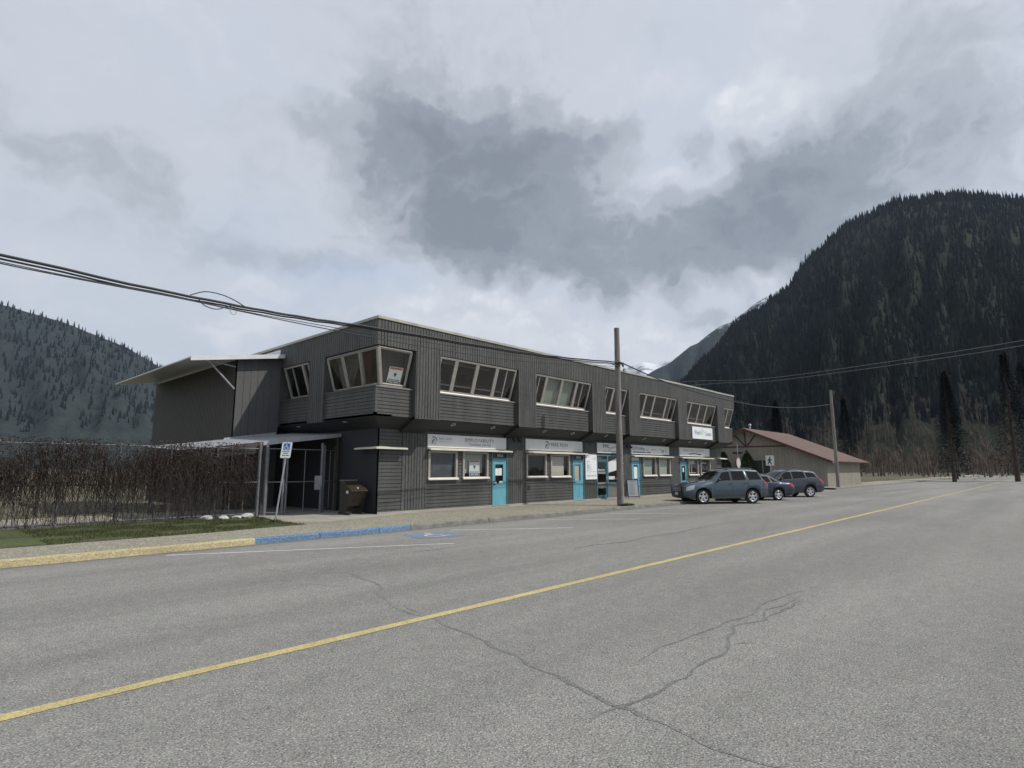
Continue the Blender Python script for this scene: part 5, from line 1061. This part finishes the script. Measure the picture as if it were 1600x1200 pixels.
rf = mb.build('roof', M['houseroof'], H)
mb = MB()
for sgn, yy in ((1, yl+oy), (-1, yr-oy)): mb.prism([(hx-e-.03, ry, rz-.06), (hx-e-.03, yy, zz(yy)-.06), (hx-e-.03, yy, zz(yy)+.13), (hx-e-.03, ry, rz+.14)], (.028, 0, 0))
mb.build('bargeboard', M['timber'], H)
mb = MB()
for sgn, yy in ((1, yl+oy), (-1, yr-oy)): mb.prism([(hx-e, ry, rz+.0), (hx-e, yy, zz(yy)+.0), (hx-e, yy, zz(yy)+.05), (hx-e, ry, rz+.05)], (e, 0, 0))
mb.build('eave', M['houseeave'], H)
def beam(p, q, w_=.13, d=.05, x=hx-.055):
    p, q = V3((x, *p)), V3((x, *q)); u_ = (q-p).normalized(); n_ = X_.cross(u_); mb = MB(); mb.obox(p-n_*w_/2, u_, n_, X_, (q-p).length, w_, d); mb.build('timber_brace', M['timber'], H)
beam((yr-.0, 3.84), (yl, 3.84), .13) if 0 else beam((18.35, 3.86), (26.3, 3.86), .12)
beam((22.35, 3.93), (22.45, 5.35), .13, .06); beam((22.25, 3.95), (21.35, 5.02), .12, .04, hx-.058); beam((22.45, 3.95), (23.4, 5.02), .12, .04, hx-.058)
mb = MB(); 
for a_, b_ in ((20.05, 20.15), (20.78, 20.86), (21.9, 22.0)): mb.box(hx-.06, hx-.002, a_, b_, 1.2, 2.6)
mb.box(hx-.06, hx-.002, 20.15, 21.9, 1.2, 1.28); mb.box(hx-.06, hx-.002, 20.15, 21.9, 2.52, 2.6); wf = mb.build('window', M['houseeave'], H); mb = MB(); mb.box(hx-.03, hx-.004, 20.15, 20.78, 1.28, 2.52); mb.box(hx-.03, hx-.004, 20.86, 21.9, 1.28, 2.52); mb.build('pane', mat('dim_window', (.05, .06, .055), .1, var=.2), wf)
mb = MB(); mb.tube([(hx+1.2, 22.3, 5.3), (hx+1.2, 22.3, 6.05)], .09, 10); mb.lathe([(.14, 0), (.16, .1), (.05, .2), (0, .2)], 12, (hx+1.2, 22.3, 6.0)); mb.build('flue', M['galv'], H)
mb = MB(); mb.box(hx-.14, hx-.03, 22.2, 22.42, 3.30, 3.5); mb.lathe([(0, 0), (.07, .02), (.10, .12), (.09, .14), (0, .1)], 10, (hx-.16, 22.3, 3.28), (-.3, 0, -1)); mb.build('wall_lamp', M['plastic'], H)

# ------------------------------------------------------------------ street signs
T1 = thing('stop_sign', 'stop sign seen nearly edge on with street name blades on its tall post', 'stop sign', (46.05, 18.45, ZS)); mb = MB(); mb.tube([(46.05, 18.45, 0), (46.05, 18.45, 3.68)], .03, 8); mb.build('post', M['galv'], T1)
oc = [(46.05+.42*math.cos(R(22.5+45*i)), 18.40, 2.17+.42*math.sin(R(22.5+45*i))) for i in range(8)]
mb = MB(); mb.prism(oc, (0, .004, 0)); mb.build('sign_plate_back', M['signback'], T1); mb = MB(); mb.prism([(x, 18.485, z) for x, _, z in oc], (0, .004, 0)); pl = mb.build('sign_plate', M['stopred'], T1); lettering(pl, 'STOP', (46.33, 18.494, 2.07), -X_, Z_, .56, .2, M['signbright'])
mb = MB(); mb.box(45.7, 46.4, 18.44, 18.455, 2.72, 2.86); mb.box(46.045, 46.06, 18.05, 18.85, 2.88, 3.02); mb.build('street_name_blade', M['plastic'], T1)
T2 = thing('crossing_sign', 'square white pedestrian crossing sign with a black walking figure above the parked cars', 'crossing sign', (43.3, 15.03, ZS)); mb = MB(); mb.tube([(43.34, 15.03, 0), (43.34, 15.03, 2.62)], .035, 8); mb.build('post', M['galv'], T2)
yaw2 = R(-70); mb = MB(); mb.box(43.27, 43.275, 14.74, 15.32, 1.93, 2.65); pl = mb.build('sign_panel', M['signbright'], T2)
o = (43.268, 15.32, 1.93); uu = -Y_
for pts, ws in (([(.29, .60), (.31, .52)], [.08, .08]), ([(.30, .50), (.27, .40), (.25, .30)], [.12, .13, .10]), ([(.27, .31), (.20, .20), (.14, .07)], [.09, .07, .05]), ([(.26, .31), (.35, .22), (.38, .07)], [.09, .07, .06]), ([(.26, .46), (.17, .40), (.13, .33)], [.05, .045, .04]), ([(.31, .46), (.40, .40), (.46, .36)], [.05, .045, .04])):
    strip(pl, pts, ws, o, uu, Z_, M['ink'], 'walking_figure', .002)
strip(pl, arcpts(.315, .60, .022, .022, 0, 360, 8), [.045]*9, o, uu, Z_, M['ink'], 'walking_figure', .002)

# ------------------------------------------------------------------ evergreens
def conifer_shrub(x, y, h, r, sd, label, z=ZS, name='cedar_tree', n=3600):
    rr = random.Random(sd); T_ = thing(name, label, 'tree', (x, y, z), group='cedars by the gabled house'); mb = MB(); mb.tube([(x, y, z), (x, y, z+h*.5)], [r*.12, r*.05], 8); mb.build('trunk', M['bark'], T_); mb = MB()
    for i in range(n):
        t_ = rr.random()**.8; zz_ = z+.08+h*t_*.97; a = rr.uniform(0, 6.283); rad = r*(min(1, (1-t_)*2.1+.05)**.75)*(.80+.2*math.sin(a*3+sd)+.12*math.sin(t_*17+a*2))*rr.uniform(.72, 1.05)
        c = V3((x+math.cos(a)*rad, y+math.sin(a)*rad, zz_)); s_ = rr.uniform(.04, .10); up = V3((math.cos(a)*.5, math.sin(a)*.5, 1)).normalized(); w_ = V3((-math.sin(a+rr.uniform(-.8, .8)), math.cos(a), rr.uniform(-.2, .2)))*s_*.45
        mb.face([c-w_, c+w_*.9, c+up*s_*1.6]); mb.face([c-w_*.3+up*s_*.3, c+V3((math.cos(a), math.sin(a), .3))*s_*.8, c+up*s_])
    mb.build('crown', M['cedar'], T_)
conifer_shrub(56.7, 21.78, 3.05, 1.05, 1, 'broad dark green cedar shrub in front of the hall window'); conifer_shrub(56.7, 24.1, 3.2, .85, 2, 'narrow dark cedar shrub half hidden by the right end of the office block')
# ------------------------------------------------------------------ mountains
big = [(-3.45, 17.77), (-0.23, 20.11), (3.52, 21.68), (7.82, 22.33), (11.75, 21.16), (15.54, 18.35), (16.45, 16.81), (18.13, 15.79), (18.71, 15.23), (19.84, 14.78), (20.7, 14.29), (21.57, 13.84), (22.01, 13.11), (22.8, 12.29), (23.71, 11.34), (24.61, 10.74), (25.53, 9.59), (26.76, 8.49), (27.99, 7.32), (30.46, 5.66), (33.57, 3.85), (36.69, 2.63)]
mid = [(12.98, 18.2), (19.53, 15.21), (21.58, 13.78), (22.74, 13.41), (23.93, 12.67), (24.84, 11.96), (25.56, 11.7), (26.66, 10.86), (27.59, 10.17), (28.81, 9.68), (29.74, 9.16), (30.98, 8.46), (32.86, 7.27), (36.64, 5.76), (39.8, 4.84), (49.27, 3.88)]
far = [(24.28, 11.5), (26.65, 11.04), (27.87, 10.62), (28.79, 10.17), (30.0, 10.4), (31.24, 10.02), (32.8, 9.63), (34.69, 9.18), (37.86, 8.93), (41.69, 8.96), (49.34, 8.28), (55.48, 5.66)]
left = [(49.25, 2.63), (55.4, 3.2), (61.33, 4.31), (66.9, 5.3), (69.58, 6.32), (72.15, 7.28), (77.05, 10.09), (81.44, 11.55), (85.35, 12.34), (88.82, 12.56)]
def ridge_at(tab, a):
    a = ((a+180) % 360)-180
    return interp(tab, a)
def vnoise(x, y, s=0):
    def hsh(i, j): 
        v = math.sin(i*127.1+j*311.7+s*74.7)*43758.5453; return v-math.floor(v)
    i, j = math.floor(x), math.floor(y); fx, fy = x-i, y-j; fx = fx*fx*(3-2*fx); fy = fy*fy*(3-2*fy)
    return (hsh(i, j)*(1-fx)+hsh(i+1, j)*fx)*(1-fy)+(hsh(i, j+1)*(1-fx)+hsh(i+1, j+1)*fx)*fy
def fbm(x, y, s=0): return sum(vnoise(x*2**k, y*2**k, s+k)/2**k for k in range(5))/1.94
class Hill:
    def __init__(h, tab, r0, r1, rough, seed, tree=0): h.tab, h.r0, h.r1, h.rough, h.seed, h.tree = tab, r0, r1, rough, seed, tree
    def z(h, a, u):
        """a azimuth degrees, u 0 foot .. 1 crest .. 1.3 behind"""
        r = h.r0+(h.r1-h.r0)*u; zt = h.r1*math.tan(R(max(0, ridge_at(h.tab, a)-.12)))-h.tree
        k = u if u <= 1 else 1-(u-1)*1.2; pr = k**1.25 if u <= 1 else k
        n = (fbm(a*.8+h.seed, u*3, h.seed)-.5)*h.rough*math.sin(min(1, u)*math.pi)*h.r1*.1
        return r, max(-8, zt*pr+n)+CH*0
    def pt(h, a, u): r, z = h.z(a, u); return V3((r*math.cos(R(a)), r*math.sin(R(a)), z))
    def build(h, name, m, a0, a1, da=.35, nu=34):
        mb = MB(); rows = []; a = a0
        while a <= a1+1e-6: rows.append([h.pt(a, i/nu*1.3) for i in range(nu+1)]); a += da
        mb.grid(rows); return struct(mb.build(name, m))
def hillmat(name, lo, hi, snow=None, sc=.02):
    m, t, b = newmat(name); tc = t.n('ShaderNodeTexCoord').outputs['Object']; n = t.noise(t.n('ShaderNodeMapping', Vector=tc, Scale=(1, 1, .6)).outputs[0], sc, 8, .72); c = t.ramp(n, [(.35, lo), (.62, hi)])
    if snow:
        z = t.n('ShaderNodeSeparateXYZ', Vector=tc).outputs[2]; n3 = t.noise(tc, snow[2], 8, .75)
        k = t.m('ADD', t.m('DIVIDE', t.m('SUBTRACT', z, snow[0]), snow[1]), t.m('MULTIPLY_ADD', n3, 7, -3.6), clamp=True); c = t.mix(k, c, c4((.62, .64, .68)))
    t.set(b, 'Base Color', c); b.inputs['Roughness'].default_value = .95; b.inputs['Specular IOR Level'].default_value = .1
    bp = t.n('ShaderNodeBump', Height=n, Strength=.8, Distance=12); t.set(b, 'Normal', bp.outputs[0]); return m
M['forest'] = hillmat('forest_floor', (.008, .012, .008), (.022, .027, .018)); M['ridge2'] = hillmat('distant_forest', (.018, .026, .026), (.035, .045, .043), (640, 160, .03), .03); M['ridge3'] = hillmat('alpine_slope', (.05, .06, .07), (.10, .11, .12), (650, 300, .006), .01)
HB = Hill(big, 330, 1150, .9, 3, 12); HB.build('near_mountain', M['forest'], -12, 42)
HM = Hill(mid, 1500, 2700, .8, 8, 0); HM.build('middle_mountain', M['ridge2'], 5, 52, .25)
HF = Hill(far, 3800, 5600, .7, 5, 0); HF.build('snowy_mountain', M['ridge3'], 12, 62, .25)
HL = Hill(left, 1300, 2400, .8, 12, 0); HL.build('west_mountain', M['ridge2'], 49, 110, .5)
# forest of firs clothing the near mountain
rr = random.Random(21); mb = MB(); vs, fs, ms = [], [], []
def fir(p, h, r, lod, mi):
    n0 = 5; base = p.z-1
    tiers = ((.0, 1.0, .45), (.25, .74, .68), (.5, .46, 1.0)) if lod else ((0, 1, .6), (.35, .6, 1.0))
    ph = rr.uniform(0, 6.3); lx, ly = rr.uniform(-.02, .02)*h, rr.uniform(-.02, .02)*h
    for z0, rk, z1 in tiers:
        k = len(vs); rj = [r*rk*rr.uniform(.72, 1.2) for _ in range(n0)]
        for i in range(n0): vs.append((p.x+rj[i]*math.cos(ph+i*6.283/n0), p.y+rj[i]*math.sin(ph+i*6.283/n0), base+h*z0+rr.uniform(-.03, .03)*h))
        vs.append((p.x+lx*z1, p.y+ly*z1, base+h*z1)); 
        for i in range(n0): fs.append((k+i, k+(i+1) % n0, k+n0)); ms.append(mi)
for i in range(15000):
    a = rr.uniform(-6, 36.5); u = 1.03-rr.random()**.85*.99
    if i < 1900: u = rr.uniform(.955, 1.02)
    el_ = ridge_at(big, a)
    if el_ < 2.7: continue
    p = HB.pt(a, u)
    if u < .10: continue
    h = rr.uniform(9, 17)*(1 if rr.random() < .93 else 1.3)*(.72+.28*u) ; fir(p, h, h*rr.uniform(.15, .21), i < 1900, 0 if u > .16 and rr.random() > .05 else 0)
for i in range(4200):      # the western slope
    a = rr.uniform(52, 108); p = HL.pt(a, 1.02-rr.random()**1.1*.75); h = rr.uniform(12, 24); fir(p, h, h*.19, False, 0)
for i in range(0):      # jagged crest of the middle ridge
    a = rr.uniform(19, 34); p = HM.pt(a, rr.uniform(.9, 1.01)); h = rr.uniform(10, 22); fir(p, h, h*.17, False, 0)
mb.v, mb.f, mb.m, mb.sm = vs, fs, ms, [False]*len(fs)
fo = mb.build('fir_forest', M['fir']); tag(fo, 'dense dark fir forest covering the mountain slopes', kind='stuff')
# bare deciduous scrub at the foot of the slope
mb = MB(); rr = random.Random(5)
def baretree(mb, b, h, n=26):
    top = b+Z_*h*.62; mb.tube([b, b+Z_*h*.3, top], [h*.018, h*.013, h*.006], 4, cap=False)
    for i in range(n):
        t_ = rr.uniform(.18, .98); a = rr.uniform(0, 6.3); s0 = b+(top-b)*t_; ln = h*rr.uniform(.18, .40)*(1.15-t_*.6); d = V3((math.cos(a)*.6, math.sin(a)*.6, rr.uniform(.5, 1))).normalized(); q = s0+d*ln*.6; e_ = s0+d*ln+V3((rr.uniform(-.1, .1), rr.uniform(-.1, .1), .08))*ln
        w_ = V3((-math.sin(a), math.cos(a), 0))*h*.006; mb.face([s0-w_, s0+w_, q+w_*.6, q-w_*.6]); mb.face([q-w_*.6, q+w_*.6, e_])
        for j in range(3):
            d2 = (d+V3((rr.uniform(-.8, .8), rr.uniform(-.8, .8), rr.uniform(-.3, .6)))).normalized(); f_ = q.lerp(s0, rr.random()*.6); mb.face([f_-w_*.5, f_+w_*.5, f_+d2*ln*rr.uniform(.3, .6)])
for i in range(420):
    a = rr.uniform(2, 26); r = rr.uniform(150, 330); baretree(mb, V3((r*math.cos(R(a)), r*math.sin(R(a)), -.03)), rr.uniform(6, 13), 18)
for i in range(500):
    a = rr.uniform(0, 28); p = HB.pt(a, rr.uniform(.02, .14)); baretree(mb, p, rr.uniform(9, 16), 14)
tag(mb.build('bare_woodland', M['bare']), 'brown leafless woodland at the foot of the mountain', kind='stuff')
# a few whole firs standing behind the hall and at the end of the street
def firtree(x, y, h, sd, label):
    rr = random.Random(sd); T_ = thing('fir_tree', label, 'tree', (x, y, 0), group='firs standing beyond the street'); mb = MB(); mb.tube([(x, y, 0), (x, y, h*.96)], [h*.018, h*.003], 7); mb.build('trunk', M['bark'], T_); mb = MB()
    for i in range(2600):
        t_ = rr.random()**.75*.92+.06; a = rr.uniform(0, 6.283); L_ = h*.19*(1-t_)*rr.uniform(.5, 1.1)+.15; u = rr.uniform(.35, 1); c = V3((x+math.cos(a)*L_*u, y+math.sin(a)*L_*u, h*t_-L_*u*.25)); s_ = rr.uniform(.15, .34)
        w_ = V3((-math.sin(a), math.cos(a), 0))*s_*.4; o_ = V3((math.cos(a), math.sin(a), -.35))*s_; mb.face([c-w_, c+w_, c+o_]); mb.face([c-w_*.6+Z_*.1, c+w_*.6, c+o_*.7+Z_*.12])
    mb.build('crown', M['fir'], T_)
for i, (x, y, h) in enumerate(((96, 10, 15), (104, 4, 18), (118, 12, 17), (112, 26, 14), (130, 3, 20), (90, 30, 12))): firtree(x, y, h, i+3, ['dark fir beyond the street, nearest the road end', 'tall dark fir right of the road end', 'dark fir behind the nearest one at the road end', 'shorter fir standing well left of the road', 'tallest fir at the far right of the road end', 'shortest fir behind the red roofed hall'][i])

# ------------------------------------------------------------------ air
mb = MB(); mb.box(-7200, 7200, -7200, 7200, -1.1, 1330); hz = mb.build('haze', bpy.data.materials.new('thin_haze')); hm = hz.data.materials[0]; hm.use_nodes = True; nt = hm.node_tree; nt.nodes.remove(nt.nodes['Principled BSDF'])
pv = nt.nodes.new('ShaderNodeVolumePrincipled'); pv.inputs['Color'].default_value = (.62, .78, 1, 1); pv.inputs['Density'].default_value = 4.5e-5; pv.inputs['Anisotropy'].default_value = .2
nt.links.new(pv.outputs[0], nt.nodes['Material Output'].inputs['Volume']); tag(hz, kind='stuff')
